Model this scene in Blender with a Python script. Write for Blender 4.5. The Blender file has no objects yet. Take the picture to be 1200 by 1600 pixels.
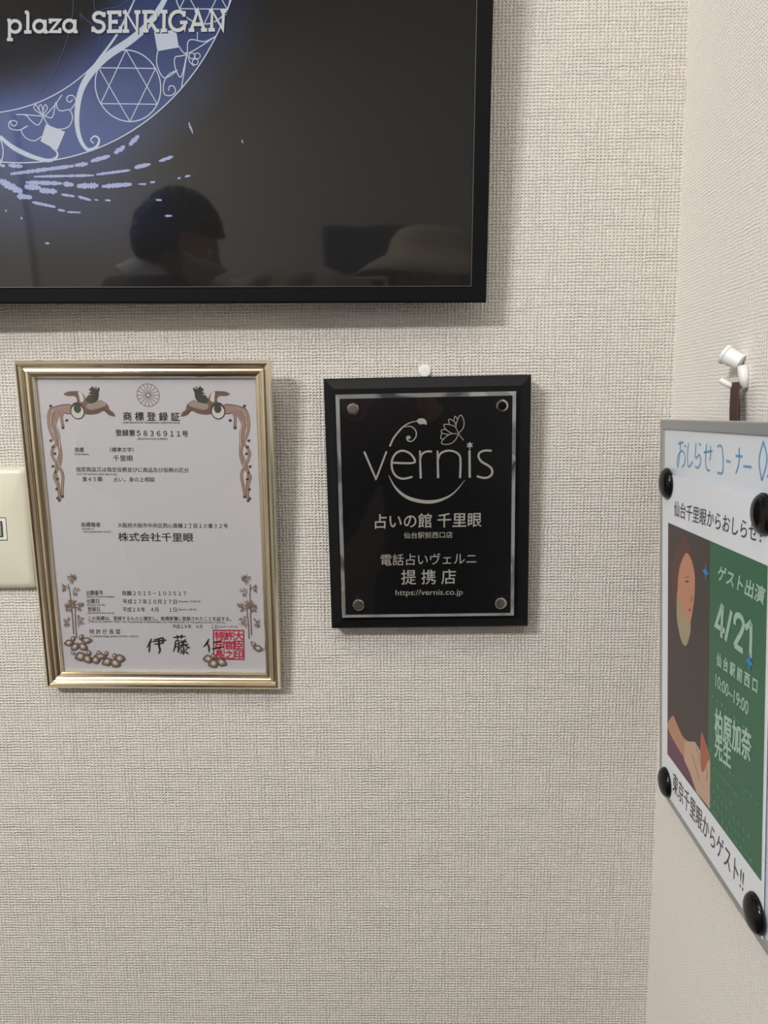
import bpy, bmesh, math, random
from mathutils import Vector, Matrix
random.seed(7)
sc = bpy.context.scene
COL = sc.collection

PRINTS = {'brush_marks', 'handwriting', 'pale_tone', 'dark_tone', 'middle_tone', 'green_tone', 'brown_tone', 'plume_tone', 'plume_outline', 'printed_text', 'brush_signature', 'red_seal',
          'chrysanthemum_crest', 'engraved_design', 'marker_title', 'poster_lettering', 'poster_small_print', 'lettering', 'lettering_shadow', 'moon_drawing', 'faint_lines', 'spacer_stud'}
# ------------------------------------------------------------------ camera, world, lights, exposure
R3 = Matrix(((0.9998488995, 0.0147836623, -0.0091444765),
             (-0.0070805486, -0.1340801926, -0.9909451891),
             (-0.0158758922, 0.9908602047, -0.1339552566)))      # rows: right, down, forward
FPX = 1174.265
CAMP = Vector((0.0, -0.72, 1.35))
cd = bpy.data.cameras.new('camera'); cam = bpy.data.objects.new('camera', cd); COL.objects.link(cam)
cd.sensor_fit = 'VERTICAL'; cd.sensor_height = 24.0; cd.lens = FPX * 24.0 / 1600.0
cd.clip_start = 0.01
cm = Matrix((R3[0], -R3[1], -R3[2])).transposed().to_4x4(); cm.translation = CAMP
cam.matrix_world = cm
sc.camera = cam
w = bpy.data.worlds.new('world'); sc.world = w; w.use_nodes = True
w.node_tree.nodes['Background'].inputs[0].default_value = (0.9, 0.95, 1.0, 1)
w.node_tree.nodes['Background'].inputs[1].default_value = 0.12
def area(name, loc, target, size, power, col, shape='DISK', size_y=None):
    l = bpy.data.lights.new(name, 'AREA'); l.shape = shape; l.size = size
    if size_y: l.size_y = size_y
    l.energy = power; l.color = col
    o = bpy.data.objects.new(name, l); COL.objects.link(o); o.location = loc
    o.rotation_euler = (Vector(target) - Vector(loc)).to_track_quat('-Z', 'Y').to_euler()
    return o
KEY = (-1.42, -1.86, 2.46)
area('downlight_glow', KEY, (-1.42 + .25, -1.86 + .4, 1.6), 0.17, 25, (1, .98, .965))
area('downlight_glow', (-1.12, -1.86, 2.46), (-1.12 + .25, -1.86 + .4, 1.6), 0.17, 25, (1, .98, .965))
area('added_fill_glow', (-.25, -1.0, 2.47), (-.25, -.9, 0), 1.3, 8, (1, .98, .965), 'RECTANGLE', 0.7)  # broad fill lamp added to lift the ambient light
sc.view_settings.view_transform = 'Standard'; sc.view_settings.look = 'None'
sc.view_settings.gamma = 1.0; sc.view_settings.exposure = -0.06
sc.view_settings.use_curve_mapping = False

# ------------------------------------------------------------------ helpers
def lin(c):
    return tuple(((v / 255) / 12.92 if v / 255 <= .04045 else ((v / 255 + .055) / 1.055) ** 2.4) for v in c)
MATS = {}
def mat(name, rgb, rough=.5, metal=0., coat=0., coat_rough=.03, spec=.5, noise=0., nscale=400, bump=0., emit=None, estr=1.):
    if name in MATS: return MATS[name]
    m = bpy.data.materials.new(name); m.use_nodes = True
    nt = m.node_tree; b = nt.nodes['Principled BSDF']; c = lin(rgb)
    b.inputs['Base Color'].default_value = (*c, 1); b.inputs['Roughness'].default_value = rough
    b.inputs['Metallic'].default_value = metal; b.inputs['Specular IOR Level'].default_value = spec
    b.inputs['Coat Weight'].default_value = coat; b.inputs['Coat Roughness'].default_value = coat_rough
    if noise or bump:
        tc = nt.nodes.new('ShaderNodeTexCoord'); n = nt.nodes.new('ShaderNodeTexNoise')
        n.inputs['Scale'].default_value = nscale; n.inputs['Detail'].default_value = 4
        nt.links.new(tc.outputs['Object'], n.inputs['Vector'])
        if noise:
            mx = nt.nodes.new('ShaderNodeMix'); mx.data_type = 'RGBA'
            mx.inputs[6].default_value = (*[v * (1 - noise) for v in c], 1)
            mx.inputs[7].default_value = (*[min(1, v * (1 + noise)) for v in c], 1)
            nt.links.new(n.outputs['Fac'], mx.inputs[0]); nt.links.new(mx.outputs[2], b.inputs['Base Color'])
        if bump:
            bp = nt.nodes.new('ShaderNodeBump'); bp.inputs['Distance'].default_value = bump
            nt.links.new(n.outputs['Fac'], bp.inputs['Height']); nt.links.new(bp.outputs['Normal'], b.inputs['Normal'])
    if emit:
        b.inputs['Emission Color'].default_value = (*lin(emit), 1); b.inputs['Emission Strength'].default_value = estr
    MATS[name] = m; return m
def pane_mat(name, tint=(1, 1, 1), ior=1.5, rough=.01):
    if name in MATS: return MATS[name]
    m = bpy.data.materials.new(name); m.use_nodes = True; nt = m.node_tree; nt.nodes.clear()
    out = nt.nodes.new('ShaderNodeOutputMaterial'); t = nt.nodes.new('ShaderNodeBsdfTransparent')
    t.inputs[0].default_value = (*tint, 1); g = nt.nodes.new('ShaderNodeBsdfGlossy'); g.inputs['Roughness'].default_value = rough
    lw = nt.nodes.new('ShaderNodeLayerWeight'); lw.inputs[0].default_value = .5
    pw = nt.nodes.new('ShaderNodeMath'); pw.operation = 'POWER'; pw.inputs[1].default_value = 5; nt.links.new(lw.outputs['Facing'], pw.inputs[0])
    f = nt.nodes.new('ShaderNodeMath'); f.operation = 'MULTIPLY_ADD'; r0 = ((ior - 1) / (ior + 1)) ** 2; f.inputs[1].default_value = 1 - r0; f.inputs[2].default_value = r0; nt.links.new(pw.outputs[0], f.inputs[0]); mx = nt.nodes.new('ShaderNodeMixShader')
    nt.links.new(f.outputs[0], mx.inputs[0]); nt.links.new(t.outputs[0], mx.inputs[1]); nt.links.new(g.outputs[0], mx.inputs[2])
    nt.links.new(mx.outputs[0], out.inputs[0]); MATS[name] = m; return m

def ray(x, y):
    return R3.transposed() @ Vector(((x - 600) / FPX, (y - 800) / FPX, 1.0))
class Plane:
    """local frame of a hung flat thing: x right, y into the wall, z up"""
    def __init__(s, M, o): s.M = Matrix(M); s.o = Vector(o); s.y = 0.0
    def mat4(s):
        m = s.M.to_4x4(); m.translation = s.o; return m
    def __call__(s, px, py):
        n = s.M.col[1]; d = ray(px, py); q0 = s.o + n * s.y
        q = CAMP + d * ((q0 - CAMP).dot(n) / d.dot(n)); l = s.M.transposed() @ (q - s.o); return (l.x, l.z)
def euler(rx, ry, rz):
    return Matrix.Rotation(rz, 3, 'Z') @ Matrix.Rotation(ry, 3, 'Y') @ Matrix.Rotation(rx, 3, 'X')

class MB:
    def __init__(s): s.v = []; s.f = []
    def add(s, v, f):
        k = len(s.v); s.v += [tuple(p) for p in v]; s.f += [tuple(i + k for i in q) for q in f]
    def box(s, a, b):
        x0, y0, z0 = a; x1, y1, z1 = b
        s.add([(x, y, z) for z in (z0, z1) for y in (y0, y1) for x in (x0, x1)],
              [(0, 2, 3, 1), (4, 5, 7, 6), (0, 1, 5, 4), (2, 6, 7, 3), (0, 4, 6, 2), (1, 3, 7, 5)])
    def poly(s, pts, y):                 # flat shape in the x,z plane facing -y
        if sum(a[0] * b[1] - b[0] * a[1] for a, b in zip(pts, pts[1:] + pts[:1])) < 0: pts = pts[::-1]
        s.add([(p[0], y, p[1]) for p in pts], [tuple(range(len(pts)))])
    def ell(s, c, rx, rz, y, n=16, rot=0):
        s.poly([(c[0] + rx * math.cos(t) * math.cos(rot) - rz * math.sin(t) * math.sin(rot),
                 c[1] + rx * math.cos(t) * math.sin(rot) + rz * math.sin(t) * math.cos(rot)) for t in [2 * math.pi * i / n for i in range(n)]], y)
    def stroke(s, pts, wd, y, smooth=0, closed=False):
        if smooth: pts = spline(pts, smooth, closed)
        n = len(pts); ws = wd if isinstance(wd, (list, tuple)) else [wd]
        L = []; 
        for i, p in enumerate(pts):
            a = pts[(i - 1) % n] if closed or i else p; b = pts[(i + 1) % n] if closed or i < n - 1 else p
            d1 = Vector((p[0] - a[0], p[1] - a[1])); d2 = Vector((b[0] - p[0], b[1] - p[1]))
            if d1.length < 1e-9: d1 = d2
            if d2.length < 1e-9: d2 = d1
            if d1.length < 1e-9: d1 = d2 = Vector((1, 0))
            d1.normalize(); d2.normalize(); t = d1 + d2
            if t.length < 1e-6: t = d1.copy()
            t.normalize(); nn = Vector((-t.y, t.x)); k = max(.5, abs(t.dot(d1)))
            u = i / max(1, n - 1) * (len(ws) - 1); j = min(int(u), len(ws) - 1); j2 = min(j + 1, len(ws) - 1)
            h = (ws[j] * (1 - u + j) + ws[j2] * (u - j)) / 2 / k
            L.append(((p[0] + nn.x * h, y, p[1] + nn.y * h), (p[0] - nn.x * h, y, p[1] - nn.y * h)))
        v = [q for pr in L for q in pr]; f = [(2 * i, 2 * i + 1, 2 * i + 3, 2 * i + 2) for i in range(n - 1)]
        if closed: f.append((2 * n - 2, 2 * n - 1, 1, 0))
        s.add(v, f)
    def lathe(s, prof, c=(0, 0, 0), ax=(0, 0, 1), n=24):   # prof: (radius, height along axis)
        q = Vector((0, 0, 1)).rotation_difference(Vector(ax).normalized()); c = Vector(c); v = []; f = []
        for r, h in prof:
            for i in range(n):
                t = 2 * math.pi * i / n; v.append(c + q @ Vector((r * math.cos(t), r * math.sin(t), h)))
        for k in range(len(prof) - 1):
            for i in range(n):
                j = (i + 1) % n; f.append((k * n + i, k * n + j, (k + 1) * n + j, (k + 1) * n + i))
        f.append(tuple(range(n))[::-1]); f.append(tuple((len(prof) - 1) * n + i for i in range(n)))
        s.add(v, f)
    def tube(s, pts, rad, n=10):
        pts = [Vector(p) for p in pts]; v = []; f = []; m = len(pts); up = None
        for i, p in enumerate(pts):
            t = (pts[min(i + 1, m - 1)] - pts[max(i - 1, 0)]).normalized()
            if up is None: up = t.orthogonal().normalized()
            up = (up - t * up.dot(t)).normalized(); b = t.cross(up)
            r = rad[i] if isinstance(rad, (list, tuple)) else rad
            for k in range(n):
                a = 2 * math.pi * k / n; v.append(p + (up * math.cos(a) + b * math.sin(a)) * r)
        for i in range(m - 1):
            for k in range(n):
                j = (k + 1) % n; f.append((i * n + k, i * n + j, (i + 1) * n + j, (i + 1) * n + k))
        f.append(tuple(range(n))[::-1]); f.append(tuple((m - 1) * n + k for k in range(n)))
        s.add(v, f)
    def text(s, body, bl, br, tl, y, bold=0.0):
        V, F = glyphs(body, 0); x0 = min(p[0] for p in V); x1 = max(p[0] for p in V); y0 = min(p[1] for p in V); y1 = max(p[1] for p in V)
        out = []
        for a, b in V:
            u = (a - x0) / (x1 - x0); t = (b - y0) / (y1 - y0)
            out.append((bl[0] + u * (br[0] - bl[0]) + t * (tl[0] - bl[0]), y, bl[1] + u * (br[1] - bl[1]) + t * (tl[1] - bl[1])))
        k = abs(bold) * math.hypot(tl[0] - bl[0], tl[1] - bl[1])        # heavier strokes: the same letters laid slightly apart
        for i, (dx, dz) in enumerate(((-k, 0), (k, 0), (0, -k), (0, k)) if bold > 0 else ((0, 0),)):
            s.add([(p[0] + dx, p[1] - i * .000006, p[2] + dz) for p in out], F)
    def build(s, name, m, parent=None, smooth=False, bevel=0., recalc=True, segs=2):
        me = bpy.data.meshes.new(name); me.from_pydata(s.v, [], s.f)
        if recalc:
            bm = bmesh.new(); bm.from_mesh(me); bmesh.ops.recalc_face_normals(bm, faces=bm.faces); bm.to_mesh(me); bm.free()
        me.materials.append(m)
        if smooth: me.polygons.foreach_set('use_smooth', [True] * len(me.polygons))
        me.update()
        o = bpy.data.objects.new(name, me); COL.objects.link(o)
        if bevel:
            bv = o.modifiers.new('bevel', 'BEVEL'); bv.width = bevel; bv.segments = segs; bv.limit_method = 'ANGLE'; bv.angle_limit = .6
        if parent: o.parent = parent
        return o
def spline(pts, k, closed=False):
    n = len(pts); out = []
    for i in range(n if closed else n - 1):
        g = lambda j: pts[j % n] if closed else pts[max(0, min(n - 1, j))]
        p0, p1, p2, p3 = g(i - 1), g(i), g(i + 1), g(i + 2)
        for j in range(k):
            t = j / k
            out.append(tuple(.5 * (2 * p1[a] + (p2[a] - p0[a]) * t + (2 * p0[a] - 5 * p1[a] + 4 * p2[a] - p3[a]) * t * t +
                                   (3 * p1[a] - p0[a] - 3 * p2[a] + p3[a]) * t ** 3) for a in range(len(p1))))
    if not closed: out.append(tuple(pts[-1]))
    return out
_gc = {}
def glyphs(body, bold):
    if (body, bold) in _gc: return _gc[(body, bold)]
    c = bpy.data.curves.new('lettering', 'FONT'); c.body = body; c.resolution_u = 3
    o = bpy.data.objects.new('lettering', c); COL.objects.link(o)
    me = bpy.data.meshes.new_from_object(o)
    V = [(v.co.x, v.co.y) for v in me.vertices]; F = [tuple(p.vertices) for p in me.polygons]
    bpy.data.objects.remove(o); bpy.data.curves.remove(c); bpy.data.meshes.remove(me)
    _gc[(body, bold)] = (V, F); return V, F
def thing(name, label, cat, M4=None, loc=None, group=None):
    o = bpy.data.objects.new(name, None); COL.objects.link(o); o.empty_display_size = .02
    if M4 is not None: o.matrix_world = M4
    if loc is not None: o.location = loc
    tag(o, label, cat, group); return o
def tag(o, label, cat, group=None):
    o['label'] = label; o['category'] = cat
    if group: o['group'] = group
    return o
def struct(o):
    o['kind'] = 'structure'; return o
def rails(W, H, prof, m, parent, name='frame_rail', bevel=0., smooth=True):
    """four mitred lengths of moulding; prof = closed list of (inset, y)"""
    for side in ('top', 'bottom', 'left', 'right'):
        mb = MB(); n = len(prof); v = []
        for e in (0, 1):
            for s, y in prof:
                xl, xr, zb, zt = -W / 2 + s, W / 2 - s, s, H - s
                v.append({'top': ((xl, y, zt), (xr, y, zt)), 'bottom': ((xl, y, zb), (xr, y, zb)),
                          'left': ((xl, y, zb), (xl, y, zt)), 'right': ((xr, y, zb), (xr, y, zt))}[side][e])
        f = [(i, (i + 1) % n, n + (i + 1) % n, n + i) for i in range(n)] + [tuple(range(n)), tuple(range(n, 2 * n))]
        mb.add(v, f); o = mb.build(name, m, parent, smooth=False)
        if smooth:
            o.data.polygons.foreach_set('use_smooth', [len(p.vertices) == 4 for p in o.data.polygons])
            o.modifiers.new('es', 'EDGE_SPLIT').split_angle = math.radians(32)

# ------------------------------------------------------------------ wallpaper
def wallpaper(name, ax, rgb, pitch=(.0034, .0029), depth=.0011):
    m = bpy.data.materials.new(name); m.use_nodes = True; nt = m.node_tree; N = nt.nodes; L = nt.links
    b = N['Principled BSDF']; b.inputs['Roughness'].default_value = .75; b.inputs['Specular IOR Level'].default_value = .25
    tc = N.new('ShaderNodeTexCoord'); sep = N.new('ShaderNodeSeparateXYZ'); L.new(tc.outputs['Object'], sep.inputs[0])
    def math_(op, a, b2=None, c=None):
        n = N.new('ShaderNodeMath'); n.operation = op
        for i, q in enumerate((a, b2, c)):
            if q is None: continue
            if isinstance(q, (int, float)): n.inputs[i].default_value = q
            else: L.new(q, n.inputs[i])
        return n.outputs[0]
    def noise(scale, detail=2, sx=1, sz=1):
        mp = N.new('ShaderNodeMapping'); L.new(tc.outputs['Object'], mp.inputs['Vector'])
        mp.inputs['Scale'].default_value = (sx, sx, sz)
        n = N.new('ShaderNodeTexNoise'); n.inputs['Scale'].default_value = scale; n.inputs['Detail'].default_value = detail
        L.new(mp.outputs[0], n.inputs['Vector']); return n.outputs['Fac']
    u = sep.outputs[ax]; v = sep.outputs[2]
    n1 = noise(150, 2); n2 = noise(120, 2); n3 = noise(520, 3); n4 = noise(160, 1, 1, .12); n5 = noise(160, 1, .12, 1)
    su = math_('SINE', math_('MULTIPLY_ADD', n1, 5.0, math_('MULTIPLY', u, 2 * math.pi / pitch[0])))
    sv = math_('SINE', math_('MULTIPLY_ADD', n2, 5.0, math_('MULTIPLY', v, 2 * math.pi / pitch[1])))
    # threads stand proud with their own irregular strength, dimples lie where none crosses
    a = math_('MULTIPLY', math_('MULTIPLY_ADD', su, .5, .5), math_('MULTIPLY_ADD', n4, 1.5, .15))
    c = math_('MULTIPLY', math_('MULTIPLY_ADD', sv, .5, .5), math_('MULTIPLY_ADD', n5, 1.5, .15))
    h = math_('MULTIPLY_ADD', n3, .5, math_('MAXIMUM', a, c))
    bp = N.new('ShaderNodeBump'); bp.inputs['Distance'].default_value = depth; bp.inputs['Strength'].default_value = 1
    L.new(h, bp.inputs['Height']); L.new(bp.outputs[0], b.inputs['Normal'])
    mx = N.new('ShaderNodeMix'); mx.data_type = 'RGBA'; c0 = lin(rgb)
    mx.inputs[6].default_value = (*[q * .92 for q in c0], 1); mx.inputs[7].default_value = (*[min(1, q * 1.06) for q in c0], 1)
    L.new(h, mx.inputs[0]); L.new(mx.outputs[2], b.inputs['Base Color'])
    return m
WP = wallpaper('woven_wallpaper_back', 0, (220, 215, 208))
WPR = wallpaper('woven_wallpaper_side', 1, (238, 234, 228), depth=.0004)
plain = mat('painted_wall', (210, 208, 203), .8, noise=.04, nscale=30)
ceil_m = mat('ceiling_paint', (228, 226, 220), .9, noise=.03, nscale=60)
floor_m = mat('wood_floor', (72, 66, 60), .5, noise=.25, nscale=14)
XC = 0.2617; FAR = -2.35; XL = -2.3; XR = 1.3; JOG = -0.86; ZC = 2.5
def slab(name, a, b, m):
    mb = MB(); mb.box(a, b); return struct(mb.build(name, m))
slab('wall_back', (XL - .1, 0, 0), (XC + .1, .1, ZC), WP)
slab('wall_right', (XC, JOG, 0), (XC + .1, 0, ZC), WPR)
slab('wall_right_return', (XC + .1, JOG, 0), (XR, JOG + .1, ZC), plain)
slab('wall_right_far', (XR, FAR, 0), (XR + .1, JOG + .1, ZC), plain)
slab('wall_left', (XL - .1, FAR, 0), (XL, 0, ZC), plain)
slab('wall_front', (XL - .1, FAR - .1, 0), (XR + .1, FAR, ZC), plain)
slab('floor', (XL - .1, FAR - .1, -.08), (XR + .1, .1, 0), floor_m)
slab('ceiling', (XL - .1, FAR - .1, ZC), (XR + .1, .1, ZC + .08), ceil_m)
bbm = mat('vinyl_baseboard', (150, 138, 122), .5)
slab('baseboard_back', (XL, -.008, 0), (XC - .008, 0, .06), bbm)
slab('baseboard_right', (XC - .008, JOG, 0), (XC, 0, .06), bbm)

# ------------------------------------------------------------------ television
TVM = ((0.99986, -0.01522, 0.0075), (0.01571, 0.99745, -0.06965), (-0.00642, 0.06976, 0.99754))
TV = Plane(TVM, (0.08147, -0.032, 1.44431))
tv = thing('wall_television', 'large black flat television showing a blue crescent moon design, mounted on the back wall', 'television', TV.mat4())
blk = mat('black_plastic', (15, 15, 17), .55, spec=.1, noise=.05, nscale=900)
TW, TH = .965, .56
mb = MB(); mb.box((-TW + .02, .004, .012), (-.02, .026, TH - .012)); mb.build('back_cover', blk, tv, bevel=.004)
bz = [(0, .004), (0, -.0), (.0012, -.0012), (.0125, -.0012), (.0135, -.0004), (.0135, .008), (.002, .008)]
hold = bpy.data.objects.new('bezel', None)
# bezel as one ring
def ring(W, H, cx, prof, name, m, parent):
    mb = MB(); n = len(prof); v = []
    for k in range(4):
        for s, y in prof:
            x = (-W / 2 + s) if k in (0, 3) else (W / 2 - s); z = s if k in (0, 1) else H - s
            v.append((x + cx, y, z))
    f = []
    for k in range(4):
        for i in range(n):
            j = (i + 1) % n; k2 = (k + 1) % 4
            f.append((k * n + i, k * n + j, k2 * n + j, k2 * n + i))
    mb.add(v, f); return mb.build(name, m, parent)
bpy.data.objects.remove(hold)
ring(TW, TH, -TW / 2, bz, 'bezel', blk, tv)
io = ring(TW - .0268, TH - .0268, -TW / 2, [(0, -.0009), (0, -.0016), (.0007, -.0016), (.0007, 0), (0, 0)], 'inner_trim', mat('grey_trim', (95, 95, 98), .3, metal=.6), tv)
io.location.z = .0134
br_ = MB(); br_.box((-TW / 2 - .12, .022, .16), (-TW / 2 + .12, .034, .42)); br_.build('mounting_plate', mat('steel_bracket', (70, 70, 72), .4, metal=.9), tv)
# screen: glossy glass over an emitting picture
SC_C = (-0.402306, 0.317739); SC_R = 0.2011; IN_C = (-0.432796, 0.30751); IN_R = 0.15194
m = bpy.data.materials.new('lit_screen'); m.use_nodes = True; nt = m.node_tree; N = nt.nodes; L = nt.links
b = N['Principled BSDF']; b.inputs['Base Color'].default_value = (.006, .006, .006, 1); b.inputs['Roughness'].default_value = .035
b.inputs['IOR'].default_value = 1.5
tc = N.new('ShaderNodeTexCoord'); sp = N.new('ShaderNodeSeparateXYZ'); L.new(tc.outputs['Object'], sp.inputs[0])
def M_(op, a, b2=None, c=None, clamp=False):
    n = N.new('ShaderNodeMath'); n.operation = op; n.use_clamp = clamp
    for i, q in enumerate((a, b2, c)):
        if q is None: continue
        if isinstance(q, (int, float)): n.inputs[i].default_value = q
        else: L.new(q, n.inputs[i])
    return n.outputs[0]
def dist(c):
    dx = M_('SUBTRACT', sp.outputs[0], c[0]); dz = M_('SUBTRACT', sp.outputs[2], c[1])
    return M_('SQRT', M_('ADD', M_('MULTIPLY', dx, dx), M_('MULTIPLY', dz, dz)))
def sstep(x, e0, e1):
    n = N.new('ShaderNodeMapRange'); n.interpolation_type = 'SMOOTHSTEP'; n.inputs[1].default_value = e0; n.inputs[2].default_value = e1
    L.new(x, n.inputs[0]); return n.outputs[0]
d1 = dist(SC_C); d2 = dist(IN_C)
inside = M_('SUBTRACT', 1, sstep(d1, SC_R - .002, SC_R + .001))
band = M_('MULTIPLY', inside, sstep(d2, IN_R - .03, IN_R + .004))
halo = M_('MULTIPLY', M_('SUBTRACT', 1, sstep(d1, SC_R - .005, SC_R + .036)), sstep(d2, IN_R - .04, IN_R + .012))
low = sstep(sp.outputs[2], .30, .09)         # the drawing glows more towards its lower left
nz = N.new('ShaderNodeTexNoise'); nz.inputs['Scale'].default_value = 22; L.new(tc.outputs['Object'], nz.inputs['Vector'])
amt = M_('MULTIPLY', M_('ADD', M_('MULTIPLY', band, .5), M_('MULTIPLY', halo, .22)), M_('MULTIPLY_ADD', low, .75, .55))
amt = M_('MULTIPLY', amt, M_('MULTIPLY_ADD', nz.outputs['Fac'], .7, .65))
mist = M_('MULTIPLY', M_('MULTIPLY', sstep(dist((-.40, .085)), .16, .0), .32), sstep(sp.outputs[2], .03, .09))
amt = M_('ADD', amt, mist)
mx = N.new('ShaderNodeMix'); mx.data_type = 'RGBA'; mx.inputs[6].default_value = (.0085, .0078, .0074, 1); mx.inputs[7].default_value = (.043, .070, .21, 1)
L.new(M_('MULTIPLY', amt, 1.0, clamp=True), mx.inputs[0]); L.new(mx.outputs[2], b.inputs['Emission Color']); b.inputs['Emission Strength'].default_value = 1.0
mb = MB(); mb.box((-TW + .012, .001, .012), (-.012, .003, TH - .012)); mb.build('screen', m, tv)
glow = mat('screen_white', (20, 20, 20), .05, emit=(176, 184, 196), estr=1.0)
soft = mat('screen_pale_blue', (20, 20, 20), .05, emit=(150, 160, 196), estr=1.0)
dimb = mat('screen_dim_blue', (20, 20, 20), .05, emit=(62, 66, 96), estr=1.0)
YS = .0007
TV.y = YS
a = MB()
def tp(*pts): return [TV(x / 3, y / 3) for x, y in pts]       # points read from a 3x crop
U = .00058     # one photo pixel on this wall, metres
def circ(c, r, a0, a1, n=60): return [(c[0] + r * math.cos(a0 + (a1 - a0) * i / n), c[1] + r * math.sin(a0 + (a1 - a0) * i / n)) for i in range(n + 1)]
a.stroke(circ(SC_C, SC_R, -2.9, .9, 120), 1.7 * U, YS)
a.stroke(circ(IN_C, IN_R, -2.9, .9, 100), 1.5 * U, YS)
def star(c, r, rot=0):
    for k in (0, 1):
        p = [(c[0] + r * math.cos(rot + math.pi / 2 + k * math.pi + i * 2 * math.pi / 3), c[1] + r * math.sin(rot + math.pi / 2 + k * math.pi + i * 2 * math.pi / 3)) for i in range(3)]
        a.stroke(p, 1.3 * U, YS, closed=True)
    a.stroke(circ(c, r, 0, 2 * math.pi, 40), 1.6 * U, YS)
c0 = TV(200, 134.5); star(c0, abs(TV(200, 190)[1] - c0[1]), -.012)
c1 = TV(317, -10); star(c1, abs(TV(200, 190)[1] - c0[1]) * .82, -.012)
c2 = TV(-33, 233); star(c2, abs(TV(200, 190)[1] - c0[1]) * .75, .03)
# swooping ribbon around the star ring, then its scroll
a.stroke(tp((790, -40), (760, 20), (700, 110), (610, 190), (500, 265), (420, 350), (375, 440), (360, 560), (375, 650), (410, 700), (450, 690), (465, 655), (445, 638), (425, 655), (440, 672)), [5 * U, 9 * U, 10 * U, 9 * U, 7 * U, 5 * U, 3.5 * U, 2 * U, 1.5 * U], YS, 6)
a.stroke(tp((645, -30), (600, 60), (540, 170), (450, 290)), 1.6 * U, YS, 6)
a.stroke(tp((0, 640), (60, 690), (140, 730), (220, 752), (262, 740), (268, 715), (240, 690)), [5 * U, 7 * U, 5 * U, 3 * U, 1.5 * U], YS, 6)
# white cards
a.poly(tp((215, 582), (305, 618), (268, 705), (190, 662)), YS); a.poly(tp((722, 150), (825, 140), (838, 222), (738, 240)), YS)
# clover scrolls
a.stroke(tp((205, 545), (218, 575), (245, 600), (290, 605), (325, 590), (340, 550), (325, 515), (290, 520), (270, 510), (262, 480), (245, 550), (205, 540)), 1.4 * U, YS, 5)
a.stroke(tp((205, 545), (180, 585), (150, 570), (120, 540), (78, 537), (110, 537), (205, 545)), 1.4 * U, YS, 5)
a.stroke(tp((70, 565), (45, 570), (45, 600), (90, 610), (130, 590), (100, 610), (120, 645), (160, 660), (195, 640)), 1.4 * U, YS, 5)
a.stroke(tp((70, 565), (80, 575), (70, 590), (55, 585), (50, 570)), 1.4 * U, YS, 4)
a.stroke(tp((330, 515), (355, 480), (345, 450), (320, 450), (313, 470), (330, 478), (340, 465)), 1.4 * U, YS, 5)
a.stroke(tp((290, 445), (255, 495), (210, 545)), 1.4 * U, YS, 3)
for dx in (-1, 0, 1):
    a.stroke(tp((200, 540), (190 + 22 * dx - 8, 510), (190 + 22 * dx, 490), (190 + 22 * dx + 10, 508), (200, 540)), 1.3 * U, YS, 5)
a.stroke(tp((838, 215), (880, 250), (1010, 170), (960, 195), (900, 185), (880, 200), (876, 250), (850, 262), (820, 270), (822, 320), (850, 360), (876, 250), (850, 415)), 1.4 * U, YS, 4)
a.stroke(tp((740, 235), (735, 300), (770, 365), (830, 330), (790, 350), (768, 390), (770, 440), (800, 448), (822, 430), (815, 405), (795, 405), (790, 425)), 1.4 * U, YS, 5)
for q in ((900, 262), (925, 262), (915, 290)):
    a.stroke([TV((q[0] + 14 * math.cos(t)) / 3, (q[1] + 14 * math.sin(t)) / 3) for t in [i * math.pi / 5 for i in range(10)]], 1.2 * U, YS, closed=True)
a.stroke(tp((876, 250), (890, 290), (910, 310)), 1.3 * U, YS, 3); a.stroke(tp((925, 150), (925, 185)), 1.2 * U, YS)
a.build('moon_drawing', glow, tv, recalc=False)
# broken brush marks below the moon
a = MB()
def brush(p0, p1, h):
    n = max(4, int(math.hypot(p1[0] - p0[0], p1[1] - p0[1]) / 7)); up = []; dn = []
    for i in range(n + 1):
        t = i / n; x = p0[0] + (p1[0] - p0[0]) * t; y = p0[1] + (p1[1] - p0[1]) * t; k = h / 2 * min(1, .6 + 2.5 * min(t, 1 - t)) * random.choice((.85, 1.0, 1.2))
        up += [TV(x / 3, (y - k) / 3), TV((x + (p1[0] - p0[0]) / n * .8) / 3, (y - k) / 3)]; dn += [TV(x / 3, (y + k) / 3), TV((x + (p1[0] - p0[0]) / n * .8) / 3, (y + k) / 3)]
    a.poly(up + dn[::-1], YS)
for p0, p1, h in (((40, 775), (100, 780), 18), ((50, 815), (340, 778), 17), ((350, 775), (405, 768), 18), ((425, 755), (510, 732), 18), ((535, 715), (580, 690), 24), ((605, 675), (648, 640), 26),
                  ((160, 828), (435, 822), 11), ((450, 818), (605, 798), 13), ((630, 785), (700, 770), 18), ((745, 755), (805, 735), 16), ((120, 855), (285, 860), 17), ((295, 862), (340, 866), 22),
                  ((360, 872), (455, 870), 25), ((478, 874), (612, 864), 20), ((648, 863), (680, 863), 9), ((703, 855), (724, 853), 9), ((832, 836), (844, 834), 9), ((866, 827), (888, 824), 9),
                  ((115, 875), (185, 880), 24), ((185, 892), (262, 898), 24), ((288, 912), (345, 920), 12), ((365, 922), (422, 938), 12), ((442, 936), (458, 938), 8), ((492, 938), (514, 940), 9),
                  ((150, 948), (255, 970), 13), ((270, 984), (300, 988), 10), ((315, 994), (372, 996), 9), ((0, 850), (100, 900), 34), ((80, 920), (145, 925), 24), ((730, 937), (754, 938), 9),
                  ((773, 1012), (802, 1012), 10), ((212, 1140), (228, 1141), 8), ((96, 1020), (104, 1026), 10), ((24, 986), (32, 990), 8), ((884, 580), (902, 620), 22), ((1132, 660), (1139, 668), 11), ((0, 775), (20, 778), 12)):
    brush(p0, p1, h)
a.build('brush_marks', soft, tv, recalc=False)
a = MB()
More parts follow.
